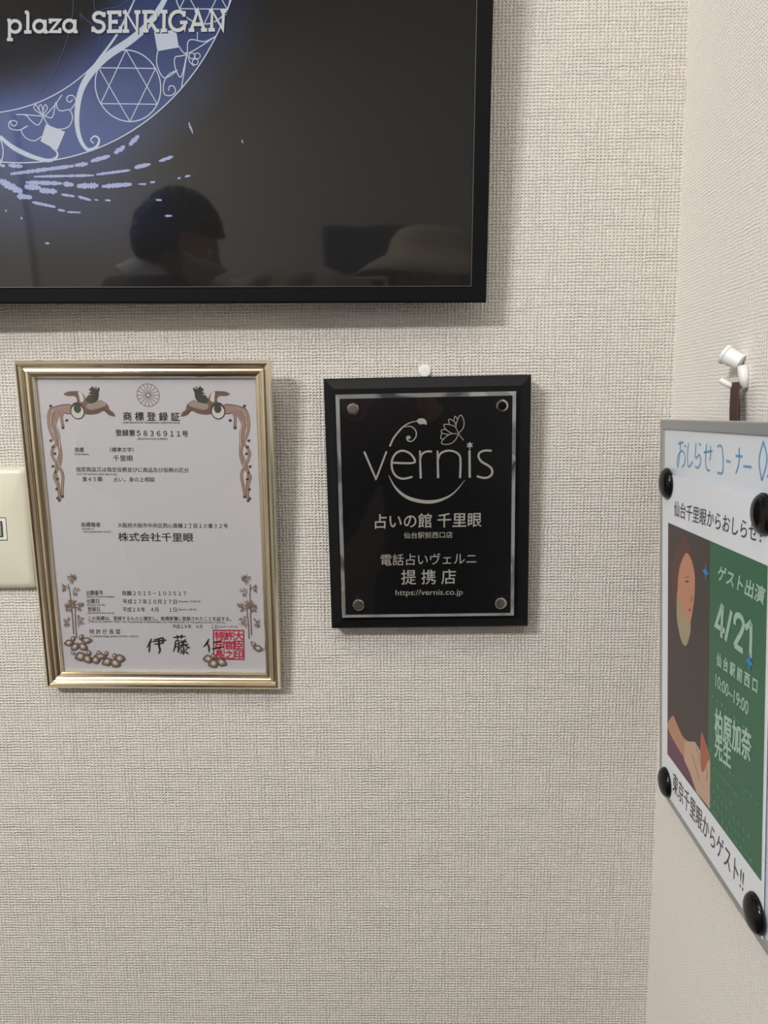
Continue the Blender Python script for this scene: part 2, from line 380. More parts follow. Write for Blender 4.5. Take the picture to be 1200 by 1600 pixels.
for p in (((345, 0), (335, 100), (300, 230), (250, 340), (190, 440)), ((440, 0), (450, 50), (500, 40), (560, 30), (600, 0)), ((450, 260), (470, 180), (440, 120), (400, 90), (375, 60), (385, 100))):
    a.stroke(tp(*p), 1.2 * U, YS - .0001, 5)
a.build('faint_lines', dimb, tv, recalc=False)
# slab-serif lettering, drawn stroke by stroke (unit box: 0..1 high for capitals)
def arc(cx, cy, rx, ry, a0, a1, n=12): return [(cx + rx * math.cos(math.radians(a0 + (a1 - a0) * i / n)), cy + ry * math.sin(math.radians(a0 + (a1 - a0) * i / n))) for i in range(n + 1)]
h_ = .085
SLAB = {
 'p': (.72, [[(0.1, .62), (.1, -.32)], [(0, .62), (.16, .62)], [(-.02, -.32), (.26, -.32)], arc(.36, .32, .26, .28, 0, 360, 18)]),
 'l': (.34, [[(.17, 1.0), (.17, .04)], [(.03, 1.0), (.2, 1.0)], [(0, .04), (.34, .04)]]),
 'a': (.68, [arc(.3, .32, .26, .28, 0, 360, 18), [(.57, .63), (.57, .04)], [(.5, .04), (.7, .04)]]),
 'z': (.58, [[(.06, .45), (.06, .61), (.5, .61), (.06, .05), (.52, .05), (.52, .22)]]),
 'S': (.68, [arc(.34, .74, .25, .21, 20, 270, 12) + arc(.34, .27, .27, .25, 90, -160, 12)[0:], [(.6, .98), (.6, .74)], [(.06, .02), (.06, .28)]]),
 'E': (.72, [[(.16, .0), (.16, 1)], [(0, .96), (.64, .96), (.64, .76)], [(0, .04), (.68, .04), (.68, .27)], [(.16, .5), (.46, .5)], [(.46, .4), (.46, .6)]]),
 'N': (.9, [[(.16, .0), (.16, .96), (.72, .04), (.72, 1)], [(0, .96), (.2, .96)], [(0, .04), (.32, .04)], [(.58, .96), (.88, .96)]]),
 'R': (.86, [[(.16, 0), (.16, 1)], [(0, .96), (.45, .96)] + arc(.45, .74, .22, .22, 90, -90, 10) + [(.16, .52)], [(.4, .52), (.7, .04), (.86, .04)], [(0, .04), (.32, .04)]]),
 'I': (.34, [[(.16, 0), (.16, 1)], [(0, .96), (.32, .96)], [(0, .04), (.32, .04)]]),
 'G': (.92, [arc(.44, .5, .4, .46, 48, 330, 20) + [(.8, .1), (.8, .4)], [(.55, .42), (.92, .42)], [(.74, .98), (.74, .7)]]),
 'A': (.92, [[(.12, .02), (.44, 1.0), (.78, .02)], [(.24, .32), (.66, .32)], [(0, .04), (.28, .04)], [(.62, .04), (.92, .04)], [(.28, .97), (.46, .97)]]),
}
def lettering(mb, word, bl, br, tl, y, wd=.11, gap=.07, glyph=SLAB):
    tot = sum(glyph[c][0] for c in word) + gap * (len(word) - 1); x = 0
    ex = ((br[0] - bl[0]) / tot, (br[1] - bl[1]) / tot); ez = (tl[0] - bl[0], tl[1] - bl[1]); hh = math.hypot(*ez)
    for c in word:
        wc, ss = glyph[c]
        for s in ss: mb.stroke([(bl[0] + (x + p) * ex[0] + q * ez[0], bl[1] + (x + p) * ex[1] + q * ez[1]) for p, q in s], wd * hh, y)
        x += wc + gap
for off, mm, nm, yy in (((1.3, 1.6), mat('screen_shadow', (6, 6, 8), .05, emit=(34, 34, 52)), 'lettering_shadow', YS - .0003), ((0, 0), mat('screen_letter', (20, 20, 20), .05, emit=(190, 192, 190)), 'lettering', YS - .0006)):
    a = MB(); ox, oy = off
    lettering(a, 'plaza', TV(12 + ox, 52 + oy), TV(121 + ox, 51 + oy), TV(12 + ox, 20 + oy), yy, .16)
    lettering(a, 'SENRIGAN', TV(144 + ox, 51 + oy), TV(354 + ox, 48 + oy), TV(144 + ox, 19 + oy), yy, .175)
    a.build(nm, mm, tv, recalc=False)

# ------------------------------------------------------------------ framed certificate
CM = euler(0.076, 0.00931, -0.00004); CE = Plane(CM, (-0.22977, -0.014, 1.08077)); W, H = .23134, .31632
cert = thing('framed_certificate', 'champagne gold picture frame holding a printed Japanese registration certificate with phoenixes', 'picture frame', CE.mat4())
gold = mat('champagne_metal', (236, 223, 200), .2, metal=1.0, noise=.04, nscale=60)
prof = [(0, .012), (0, .001), (.0006, -.0008), (.0025, -.0022), (.0045, -.0018), (.0060, .0002), (.0064, .0018), (.0072, .0014), (.0092, .0008), (.0106, .0018), (.0110, .0028), (.0118, .0020), (.0140, .0026), (.0152, .0040), (.0156, .0056), (.0156, .0075), (.003, .012)]
rails(W, H, prof, gold, cert)
mb = MB(); mb.box((-W / 2 + .004, .0078, .004), (W / 2 - .004, .0105, H - .004)); mb.build('backing_board', mat('hardboard', (96, 74, 54), .8), cert)
mb = MB(); mb.box((-W / 2 + .010, .0070, .010), (W / 2 - .010, .0076, H - .010)); mb.build('certificate_sheet', mat('certificate_paper', (188, 186, 190), .6, noise=.01, nscale=90), cert)
mb = MB(); mb.poly([(-W / 2 + .012, .012), (W / 2 - .012, .012), (W / 2 - .012, H - .012), (-W / 2 + .012, H - .012)], .0060); mb.build('glazing', pane_mat('clear_glazing', (.985, .99, .99)), cert, recalc=False)
CE.y = .00685; YP = .00685
ink = mat('black_ink', (38, 34, 36), .7); U = .00061
a = MB()
def line(mb, pl, y, s, x0, x1, yb, h, y1=None, bold=0.0, lean=0):
    y1 = yb if y1 is None else y1
    mb.text(s, pl(x0, yb), pl(x1, y1), pl(x0 + lean, yb - h), y, bold)
T = lambda s, x0, x1, yb, h, y1=None, bold=.01: line(a, CE, YP, s, x0, x1, yb, h, y1, bold, lean=-.06 * h)
T('商 標 登 録 証', 193, 281, 657, 13.5, 658, .022)
T('(CERTIFICATE OF TRADEMARK REGISTRATION)', 192, 281, 662.5, 3.6, 663)
T('登録第５８３６９１１号', 181, 294, 681, 10, 683, .022)
T('(REGISTRATION NUMBER)', 215, 262, 688, 3.6)
T('商標', 117, 131, 706.5, 7.5); T('（標準文字）', 172, 209, 706.5, 7.5); T('(THE MARK)', 117, 139, 712, 3.4)
T('千里眼', 177, 208, 720.5, 9)
T('指定商品又は指定役務並びに商品及び役務の区分', 119, 295, 737, 7.5, 738.5)
T('(LIST OF GOODS AND SERVICES)', 120, 183, 743, 3.5, 743.5)
T('第４５類', 129, 160, 752.5, 7.5); T('占い，身の上相談', 178, 242, 753, 7.5)
T('商標権者', 127, 157, 823.5, 7.5); T('大阪府大阪市中央区西心斎橋２丁目１０番３２号', 184, 356, 824.5, 7.5, 825.5)
T('(OWNER OF', 128, 147, 828.5, 3.2); T('THE TRADEMARK RIGHT)', 130, 174, 833, 3.2)
T('株式会社千里眼', 185, 302, 845.5, 13.5, 846.5, .018)
T('出願番号', 135, 161, 930, 7.5); T('商願２０１５－１０３５１７', 191, 291, 930.5, 7.5, 931)
T('(APPLICATION NUMBER)', 135, 179, 934.5, 3.3)
T('出願日', 136, 155, 943, 7.5); T('平成２７年１０月２７日', 192, 276, 943.5, 7.5, 944); T('(October 27,2015)', 278, 313, 942, 3.6)
T('(FILING DATE)', 136, 164, 947.5, 3.3)
T('登録日', 137, 156, 955.5, 7.5); T('平成２８年　４月　　１日', 192, 276, 956, 7.5, 956.5); T('(April 1,2016)', 278, 307, 954.5, 3.6)
T('(REGISTRATION DATE)', 137, 179, 960, 3.3)
T('この商標は，登録するものと確定し，商標原簿に登録されたことを証する。', 138, 361, 969.5, 6.8, 970.5)
T('(THIS IS TO CERTIFY THAT THE TRADEMARK IS REGISTERED ON THE REGISTER OF THE JAPAN PATENT OFFICE.)', 138, 352, 973.5, 3.3, 975)
T('平成２８年　４月　　１日', 270, 340, 982, 6.5, 982.5, .005); T('(April 1,2016)', 341, 371, 981, 3.2)
T('特 許 庁 長 官', 140, 188, 991, 8); T('(COMMISSIONER, JAPAN PATENT OFFICE)', 140, 216, 996.5, 3.3)
a.build('printed_text', ink, cert, recalc=False)
# brush-written name, strokes read from a 5x crop (x = 210 + u/5, y = 880 + v/5)
a = MB()
def bs(w, *pts): a.stroke([CE(210 + u / 5, 880 + v / 5) for u, v in pts], [q * U for q in w], YP - .0003, 5)
for w_, pts in (((1.5, 3.4, .6), ((133, 588), (122, 620), (95, 660))), ((2.4, 2.6, 2), ((118, 618), (118, 660), (114, 694))), ((2, 2.5, 2.8), ((152, 600), (190, 590), (225, 585), (222, 625))),
                ((1.5, 2.6, 2), ((140, 613), (190, 607), (250, 600))), ((1.5, 2.5, 1.8), ((155, 632), (190, 628), (226, 622))), ((2, 3.2, 3, .8), ((192, 592), (192, 640), (200, 680), (186, 708))),
                ((2, 2.6, 1.6), ((305, 580), (350, 574), (400, 570))), ((2, 2.4), ((335, 560), (338, 590))), ((2, 2.4), ((370, 556), (366, 588))),
                ((2, 2.5, 1.2), ((320, 608), (318, 650), (303, 692))), ((2, 2.3, 2.6), ((322, 606), (344, 602), (345, 650), (342, 695))), ((1.6, 1.6), ((322, 630), (342, 627))), ((1.6, 1.6), ((322, 652), (342, 650))),
                ((1.8, 2.2), ((362, 600), (370, 612))), ((1.8, 2.2), ((400, 592), (388, 610))), ((1.6, 2.4, 1.6), ((356, 622), (380, 616), (412, 612))), ((1.6, 2.6, 1.6), ((350, 642), (385, 636), (422, 632))),
                ((2, 2.6, 1), ((384, 600), (376, 640), (350, 670))), ((1.4, 3, 2.4), ((392, 632), (410, 650), (432, 662))), ((2.4, 3, 2), ((384, 650), (386, 690), (378, 712))), ((2, 2.5), ((360, 672), (372, 684))), ((2, 1.6), ((414, 664), (398, 680))),
                ((1, 2.4), ((352, 706), (374, 688))), ((2, 2.8), ((396, 690), (422, 706))),
                ((1.5, 3.4, .6), ((582, 590), (565, 625), (538, 655))), ((2.4, 2.8, 2), ((568, 622), (582, 655), (583, 694))), ((1.8, 2.6, 1.8), ((614, 622), (645, 612), (682, 606))), ((2, 3, 2), ((606, 670), (650, 660), (700, 652)))):
    bs(w_, *pts)
a.build('brush_signature', ink, cert, recalc=False)
# red seal
red = mat('seal_red', (176, 38, 62), .7); a = MB()
def s5(u, v): return CE(210 + u / 5, 880 + v / 5)
a.stroke([s5(618, 524), s5(852, 526), s5(856, 752), s5(620, 748)], 2.2 * U, YP - .0001, closed=True)
for i, col in enumerate(('大臣印', '許官之', '特庁長')):
    for j, ch in enumerate(col):
        u0, v0 = 782 - i * 76, 600 + j * 73
        a.text(ch, s5(u0, v0), s5(u0 + 66, v0), s5(u0, v0 - 66), YP - .0001, .035)
for u in (700, 776): a.stroke([s5(u, 526), s5(u, 750)], 1.3 * U, YP - .0001)
a.build('red_seal', red, cert, recalc=False)
# engraved phoenixes, bamboo and blossoms: left half, mirrored for the right
cxm = CE(231.5, 617)[0] * .5 + CE(255, 1040)[0] * .5
def ornament(mirror):
    tone = {}
    def mbx(k): return tone.setdefault(k, MB())
    def fx(p):
        return (2 * cxm - p[0], p[1]) if mirror else p
    def c1(*pts): return [fx(CE(60 + u / 6.667, 580 + v / 6.667)) for u, v in pts]
    def c3(*pts): return [fx(CE(70 + u / 6.316, 880 + v / 6.316)) for u, v in pts]
    lay = [YP - .00003]
    def P(k, pts, sm=4):
        lay[0] -= .000004; mbx(k).poly(spline(pts, sm, True), lay[0])
    def S(k, pts, wd, sm=5): lay[0] -= .000004; mbx(k).stroke(pts, wd, lay[0], sm)
    # tail: braided plumes with dark tips
    P('tail_edge', c1((340, 350), (250, 346), (150, 372), (106, 402), (118, 440), (220, 428), (335, 448)), 3); P('tail', c1((340, 358), (250, 355), (152, 382), (115, 408), (124, 432), (220, 420), (335, 440)), 3)
    for pth in (((120, 405), (105, 470), (112, 580), (150, 680), (200, 760), (228, 850), (200, 940), (185, 1030), (190, 1130), (225, 1240), (212, 1325)),
                ((170, 410), (135, 470), (145, 560), (185, 640), (208, 720), (160, 790), (140, 860), (175, 940), (225, 1010), (255, 1090), (250, 1200), (248, 1300)),
                ((240, 420), (195, 480), (175, 560), (205, 650), (215, 740), (235, 860), (225, 960), (190, 1040), (165, 1100), (200, 1190), (225, 1330)),
                ((262, 420), (240, 480), (258, 585)), ((200, 420), (160, 500), (170, 620), (200, 700))):
        S('tail_edge', c1(*pth), 4.3 * U)
        S('tail', c1(*pth), [3.5 * U, 3.0 * U, 2.6 * U])
    for q, pth in enumerate((((150, 400), (125, 480), (135, 600), (180, 700)), ((175, 520), (215, 690), (220, 800)), ((165, 790), (185, 900), (235, 1010)), ((190, 1040), (215, 1130), (235, 1230)))):
        S('pale', c1(*pth), .7 * U)
    for u, v in ((128, 362), (255, 588), (295, 512), (130, 722), (152, 790), (172, 858), (152, 990), (178, 1052), (200, 1122), (192, 1228), (200, 1322), (220, 1345), (252, 1305)):
        c = c1((u, v))[0]; mbx('dark').ell(c, 2.6 * U, 2.0 * U, YP - .0002, 8, .6)
    # bird
    P('brown', c1((262, 240), (300, 214), (380, 206), (440, 215), (480, 260), (500, 330), (410, 340), (400, 285), (370, 258), (310, 258)))
    P('brown', c1((400, 400), (470, 440), (540, 452), (625, 440), (680, 412), (730, 455), (798, 472), (782, 430), (742, 400), (722, 350), (655, 303), (600, 318), (500, 325), (420, 330)))
    P('pale', c1((415, 215), (452, 228), (475, 300), (440, 322), (425, 265)))
    P('mid', c1((500, 350), (600, 322), (665, 308), (705, 352), (640, 385), (540, 405)))
    P('dark', c1((520, 232), (560, 245), (600, 275), (615, 240), (625, 225), (638, 178), (600, 186), (566, 165), (534, 185), (545, 215)), 3)
    P('dark', c1((575, 225), (625, 222), (622, 290), (590, 325), (530, 330), (500, 300), (540, 250)), 3)
    P('green', c1((530, 245), (585, 285), (612, 300), (560, 335), (510, 325), (495, 290)))
    for k in range(9): S('dark', c1((470 + k * 26, 452 - k * 5), (492 + k * 26, 405 - k * 5)), .7 * U, 1)
    for k in range(5): S('dark', c1((690 + k * 22, 418 + k * 12), (668 + k * 20, 372 + k * 14)), .6 * U, 1)
    for k in range(4): S('dark', c1((300 + k * 30, 252 - k * 4), (310 + k * 30, 222 - k * 2)), .6 * U, 1)
    for u, v in ((560, 165), (600, 170), (628, 180), (536, 190)): mbx('dark').ell(c1((u, v))[0], 1.2 * U, 1.6 * U, YP - .00022, 7)
    for k, cc, rr in (('dark', (408, 412), (74, 86)), ('pale', (408, 420), (62, 68)), ('green', (408, 388), (38, 46))):
        lay[0] -= .00002; c = c1(cc)[0]; mbx(k).ell(c, rr[0] / 6.667 * U, rr[1] / 6.667 * U, lay[0], 18)
    # bamboo
    S('brown', c3((232, 200), (255, 350), (270, 500), (285, 700)), [1.3 * U, 1.8 * U]); S('brown', c3((300, 400), (300, 500), (305, 620), (315, 735)), [1.3 * U, 2 * U])
    rnd = random.Random(3)
    for (cu, cv, n) in ((265, 150, 34), (205, 240, 20), (300, 280, 14), (270, 400, 36), (230, 440, 24), (350, 430, 22), (350, 530, 12), (225, 580, 16), (345, 600, 10)):
        for i in range(n):
            t = rnd.uniform(0, 2 * math.pi); r = rnd.uniform(22, 62); du, dv = math.cos(t), math.sin(t); s0 = rnd.uniform(0, 18)
            p0 = (cu + du * s0, cv + dv * s0); p1 = (cu + du * r, cv + dv * r)
            S('brown' if i % 3 else 'mid', c3(p0, ((p0[0] + p1[0]) / 2, (p0[1] + p1[1]) / 2), p1), [.3 * U, 1.4 * U, .2 * U], 2)
    # blossoms and leaves
    leaves = [((200, 790), (280, 775), 40), ((270, 850), (330, 790), 40), ((340, 800), (415, 840), 45), ((370, 760), (460, 755), 38), ((265, 760), (295, 720), 26), ((345, 745), (375, 700), 22),
              ((262, 878), (300, 890), 16), ((310, 930), (400, 900), 55), ((395, 960), (450, 920), 60), ((470, 960), (540, 940), 50), ((500, 910), (600, 915), 36), ((575, 985), (660, 950), 50),
              ((655, 960), (740, 1000), 55), ((700, 930), (785, 940), 50), ((430, 855), (440, 900), 26), ((530, 860), (540, 900), 26), ((610, 865), (605, 905), 22), ((690, 885), (690, 930), 26)]
    for (p0, p1, wd) in (leaves if not mirror else [l for l in leaves if l[0][0] >= 560 or (l[0][0] < 345 and l[0][1] < 800)]):
        if mirror: p0 = (p0[0], p0[1] + (45 if p0[1] < 880 else 0)); p1 = (p1[0], p1[1] + (45 if p1[1] < 880 else 0))
        wd *= 1.45; p0 = (p0[0] * 1.12 - p1[0] * .12, p0[1] * 1.12 - p1[1] * .12); p1 = (p1[0] * 1.1 - p0[0] * .1, p1[1] * 1.1 - p0[1] * .1)
        mx_, my_ = (p0[0] + p1[0]) / 2, (p0[1] + p1[1]) / 2; dx, dy = p1[0] - p0[0], p1[1] - p0[1]; l = math.hypot(dx, dy); nx, ny = -dy / l * wd / 2, dx / l * wd / 2
        sh = [p0, (p0[0] + dx * .25 + nx * .8, p0[1] + dy * .25 + ny * .8), (mx_ + nx * 1.15, my_ + ny * 1.15), (p0[0] + dx * .8 + nx * .7, p0[1] + dy * .8 + ny * .7), p1, (p0[0] + dx * .8 - nx * .7, p0[1] + dy * .8 - ny * .7), (mx_ - nx * 1.15, my_ - ny * 1.15), (p0[0] + dx * .25 - nx * .8, p0[1] + dy * .25 - ny * .8)]
        P('dark', c3(*sh), 2); P('brown', c3(*[(mx_ + (a_ - mx_) * .84, my_ + (b_ - my_) * .84) for a_, b_ in sh]), 2); P('mid', c3(*[(mx_ + (a_ - mx_) * .6, my_ - 2 + (b_ - my_) * .6) for a_, b_ in sh]), 2)
        S('brown', c3(p0, p1), .6 * U, 1); P('pale', c3(*[(mx_ - 2 + (a_ - mx_) * .3, my_ - 4 + (b_ - my_) * .3) for a_, b_ in sh]), 1)
    cols = {'tail': (150, 124, 114), 'tail_edge': (98, 72, 64), 'dark': (66, 58, 50), 'brown': (112, 88, 76), 'pale': (196, 192, 184), 'mid': (150, 136, 124), 'green': (58, 66, 54)}
    e = bpy.data.objects.new('printed_ornament', None); COL.objects.link(e); e.parent = cert
    for k, q in tone.items(): q.build({'pale': 'pale_tone', 'dark': 'dark_tone', 'mid': 'middle_tone', 'green': 'green_tone', 'brown': 'brown_tone', 'tail': 'plume_tone', 'tail_edge': 'plume_outline'}[k], mat('print_' + k, cols[k], .7), e, recalc=False)
ornament(False); ornament(True)
a = MB(); c = CE(231.5, 617.5); r = 17.3 * U
a.stroke(circ(c, r * .97, 0, 2 * math.pi, 48), .9 * U, YP); a.stroke(circ(c, r * .17, 0, 2 * math.pi, 16), .9 * U, YP)
for i in range(16):
    t = i * math.pi / 8; p = lambda q: (c[0] + r * q * math.cos(t), c[1] + r * q * math.sin(t)); a.stroke([p(.17), p(.97)], .9 * U, YP)
a.build('chrysanthemum_crest', mat('crest_ink', (108, 96, 90), .7), cert, recalc=False)

# ------------------------------------------------------------------ partner plaque
PM = euler(0.03638, -0.00954, -0.00764); PL = Plane(PM, (0.03149, -0.018, 1.14297)); W, H = .18845, .23723
plq = thing('wall_plaque', 'black wooden plaque with a clear acrylic plate engraved with a curly logo and Japanese lettering', 'plaque', PL.mat4())
bw = mat('black_lacquer', (17, 17, 20), .4, spec=.2, noise=.12, nscale=250)
mb = MB(); P0 = [(0, .0165), (0, 0), (.001, -.0012), (.0095, -.0062), (.0105, -.0062)]
v = []
for k in range(4):
    for s, y in P0: v.append(((-W / 2 + s) if k in (0, 3) else (W / 2 - s), y, s if k in (0, 1) else H - s))
n = len(P0); f = [(k * n + i, k * n + i + 1, ((k + 1) % 4) * n + i + 1, ((k + 1) % 4) * n + i) for k in range(4) for i in range(n - 1)]
f += [(0, n, 2 * n, 3 * n), (n - 1, 2 * n - 1, 3 * n - 1, 4 * n - 1)]
mb.add(v, f); mb.build('wooden_base', bw, plq)
PL.y = -.0145
ax0, az0 = PL(529, 964.5); ax1, az1 = PL(808, 612); ax0 = (ax0 + PL(529, 615)[0]) / 2; ax1 = (ax1 + PL(803, 964)[0]) / 2
az1 = PL(668, 614)[1]; az0 = PL(668, 965)[1]
YB = -.0085
edge = bpy.data.materials.new('polished_acrylic_edge'); edge.use_nodes = True; nt = edge.node_tree; b = nt.nodes['Principled BSDF']
b.inputs['Metallic'].default_value = .9; b.inputs['Roughness'].default_value = .12; b.inputs['Base Color'].default_value = (.42, .44, .47, 1)
tcn = nt.nodes.new('ShaderNodeTexCoord'); nn = nt.nodes.new('ShaderNodeTexNoise'); nn.inputs['Scale'].default_value = 45; nn.inputs['Detail'].default_value = 0; bpn = nt.nodes.new('ShaderNodeBump'); bpn.inputs['Distance'].default_value = .0045
nt.links.new(tcn.outputs['Object'], nn.inputs['Vector']); nt.links.new(nn.outputs['Fac'], bpn.inputs['Height']); nt.links.new(bpn.outputs[0], b.inputs['Normal'])
bwd = .0037
# acrylic plate: four bevelled edges, black core panel, clear face
def quadring(x0, z0, x1, z1, i0, y0, i1, y1, name, m, parent):
    for k in range(4):
        c_o = [(x0 + i0, z0 + i0), (x1 - i0, z0 + i0), (x1 - i0, z1 - i0), (x0 + i0, z1 - i0)]; c_i = [(x0 + i1, z0 + i1), (x1 - i1, z0 + i1), (x1 - i1, z1 - i1), (x0 + i1, z1 - i1)]
        k2 = (k + 1) % 4; mb = MB()
        pts = [(c_o[k], y0), (c_o[k2], y0), (c_i[k2], y1), (c_i[k], y1)]
        vv = [(p[0], y, p[1]) for p, y in pts] + [(c_o[k][0], YB, c_o[k][1]), (c_o[k2][0], YB, c_o[k2][1]), (c_i[k2][0], YB, c_i[k2][1]), (c_i[k][0], YB, c_i[k][1])]
        mb.add(vv, [(0, 1, 2, 3), (4, 5, 1, 0), (7, 6, 5, 4), (3, 2, 6, 7), (0, 3, 7, 4), (1, 5, 6, 2)]); mb.build(name, m, parent)
quadring(ax0, az0, ax1, az1, 0, -.0115, bwd, -.0150, 'bevelled_edge', edge, plq)
mb = MB(); mb.box((ax0 + bwd, -.0142, az0 + bwd), (ax1 - bwd, YB, az1 - bwd)); mb.build('black_panel', mat('gloss_black', (14, 14, 16), .25), plq)
mb = MB(); mb.poly([(ax0 + bwd, az0 + bwd), (ax1 - bwd, az0 + bwd), (ax1 - bwd, az1 - bwd), (ax0 + bwd, az1 - bwd)], -.0150); mb.build('acrylic_face', pane_mat('clear_acrylic', (.98, .98, .98), 1.49), plq, recalc=False)
mb = MB()
for x in (ax0 + .015, ax1 - .015):
    for z in (az0 + .015, az1 - .015): mb.lathe([(.003, 0), (.003, .0025)], (x, -.0086, z), (0, 1, 0), 12)
mb.build('spacer_stud', mat('spacer_steel', (120, 120, 122), .3, metal=1), plq)
chrome = mat('brushed_steel', (196, 194, 192), .22, metal=1.0, noise=.1, nscale=700)
U = .00059
PL.y = -.0190
for i, (x, y) in enumerate(((551, 639), (785, 634), (560, 946), (783, 943.5))):
    c = PL(x, y); mb = MB(); mb.lathe([(.0052, 0), (.0054, .0026), (.0046, .0036), (.0036, .0037)], (c[0], -.0153, c[1]), (0, -1, 0), 28)
    o = mb.build('stud_cap', chrome, plq, smooth=False)
    if i == 1:
        o['label'] = 'steel stud cap with a dark reflection painted on its centre'
        mb = MB(); mb.lathe([(.0037, 0), (.0037, .0002)], (c[0], -.0190, c[1]), (0, -1, 0), 24); mb.build('dark_reflection_disc', mat('painted_dark_reflection', (8, 8, 9), .15), o)  # thin black disc painted in for a dark reflection on this cap
PL.y = -.01445; YE = -.01445
etch = mat('etched_silver', (158, 154, 147), .55); a = MB()
def v5(*pts): return [PL(550 + x / 5, 630 + y / 5) for x, y in pts]
def vs(wd, sm, *pts): a.stroke(v5(*pts), [q * U * .86 for q in wd] if isinstance(wd, (tuple, list)) else wd * U * .86, YE, sm)
vs((3.6, 3.2, 3.2, 3.2), 0, (95, 378), (187, 592), (190, 588), (270, 376)); 
vs(3.6, 6, (312, 465), (482, 465), (470, 410), (430, 380), (385, 372), (340, 395), (312, 450), (315, 520), (345, 570), (400, 590), (472, 575))
vs((3, 4), 0, (530, 370), (537, 588)); vs((4, 3.4, 3.4), 6, (532, 440), (545, 400), (580, 378), (625, 378))
vs((3, 4), 0, (668, 370), (673, 585)); vs((3.6, 3.4, 3.8), 6, (672, 440), (690, 395), (740, 372), (800, 378), (840, 410), (848, 470), (844, 585))
vs(4, 0, (918, 368), (920, 582))
vs((3.6, 3.6, 4, 3.6), 6, (1092, 372), (1040, 370), (1000, 385), (988, 415), (1010, 455), (1060, 485), (1092, 515), (1092, 555), (1060, 580), (1020, 582), (975, 570))
vs((.5, 4, 6.5, 6, 3, .5), 6, (285, 560), (340, 660), (430, 735), (560, 770), (680, 760), (790, 705), (883, 600))
vs((3.4, 3, 2, 1), 6, (295, 338), (330, 265), (400, 185), (460, 150), (515, 140))
a.poly(spline(v5((505, 140), (525, 120), (560, 120), (580, 140), (583, 168), (560, 162), (530, 165)), 4, True), YE)
vs((1.2, 2, 2, 2.4, 2), 6, (410, 185), (460, 182), (498, 215), (498, 265), (465, 298), (435, 290), (428, 268), (442, 258), (450, 270))
a.ell(v5((445, 268))[0], 2.6 * U, 2.6 * U, YE)
for p in (((832, 235), (812, 185), (825, 130), (850, 92), (875, 140), (868, 195), (832, 235)), ((832, 235), (800, 180), (720, 165), (735, 205), (780, 235), (832, 240)), ((832, 240), (770, 240), (720, 275), (700, 315), (760, 320), (805, 290), (832, 240)),
          ((762, 168), (757, 125), (800, 145), (812, 180)), ((795, 140), (805, 102), (825, 128)), ((735, 205), (700, 210), (705, 235), (765, 245)), ((700, 238), (693, 275), (715, 278)), ((832, 240), (850, 262), (872, 290))):
    vs(1.3, 4, *p)
c = v5((920, 328))[0]
a.poly([(c[0] + (5.6 if i % 2 == 0 else 3) * U * math.cos(math.pi / 2 + i * math.pi / 6), c[1] + (5.6 if i % 2 == 0 else 3) * U * math.sin(math.pi / 2 + i * math.pi / 6)) for i in range(12)], YE)
vs(2, 0, (920, 350), (920, 360))
T = lambda s, x0, x1, yb, h, y1=None, bold=.01: line(a, PL, YE, s, x0, x1, yb, h, y1, bold)
T('占いの館 千里眼', 586, 752, 826, 22.5, 823, .012)
T('仙台駅前西口店', 631, 707, 841.5, 10, 840.5, .003)
T('電話占いヴェルニ', 595, 744, 884, 18, 881.5, .003)
T('提 携 店', 627, 712, 913.5, 23, 912.5, .008)
T('https://vernis.co.jp', 618, 723, 933, 11.5, 932, -.004)
a.build('engraved_design', etch, plq, recalc=False)

# ------------------------------------------------------------------ white tack above the plaque
mb = MB(); q = PL.__class__(Matrix.Identity(3), (0, -.003, 0)); c = q(664, 580)
mb.lathe([(.0059, 0), (.0059, .0018), (.0048, .0028), (.002, .0030)], (c[0], 0, c[1]), (0, -1, 0), 28)
tag(mb.build('wall_tack', mat('white_plastic', (236, 236, 234), .35, spec=.5), None), 'small round white tack on the wall peeping out above the black plaque', 'tack')

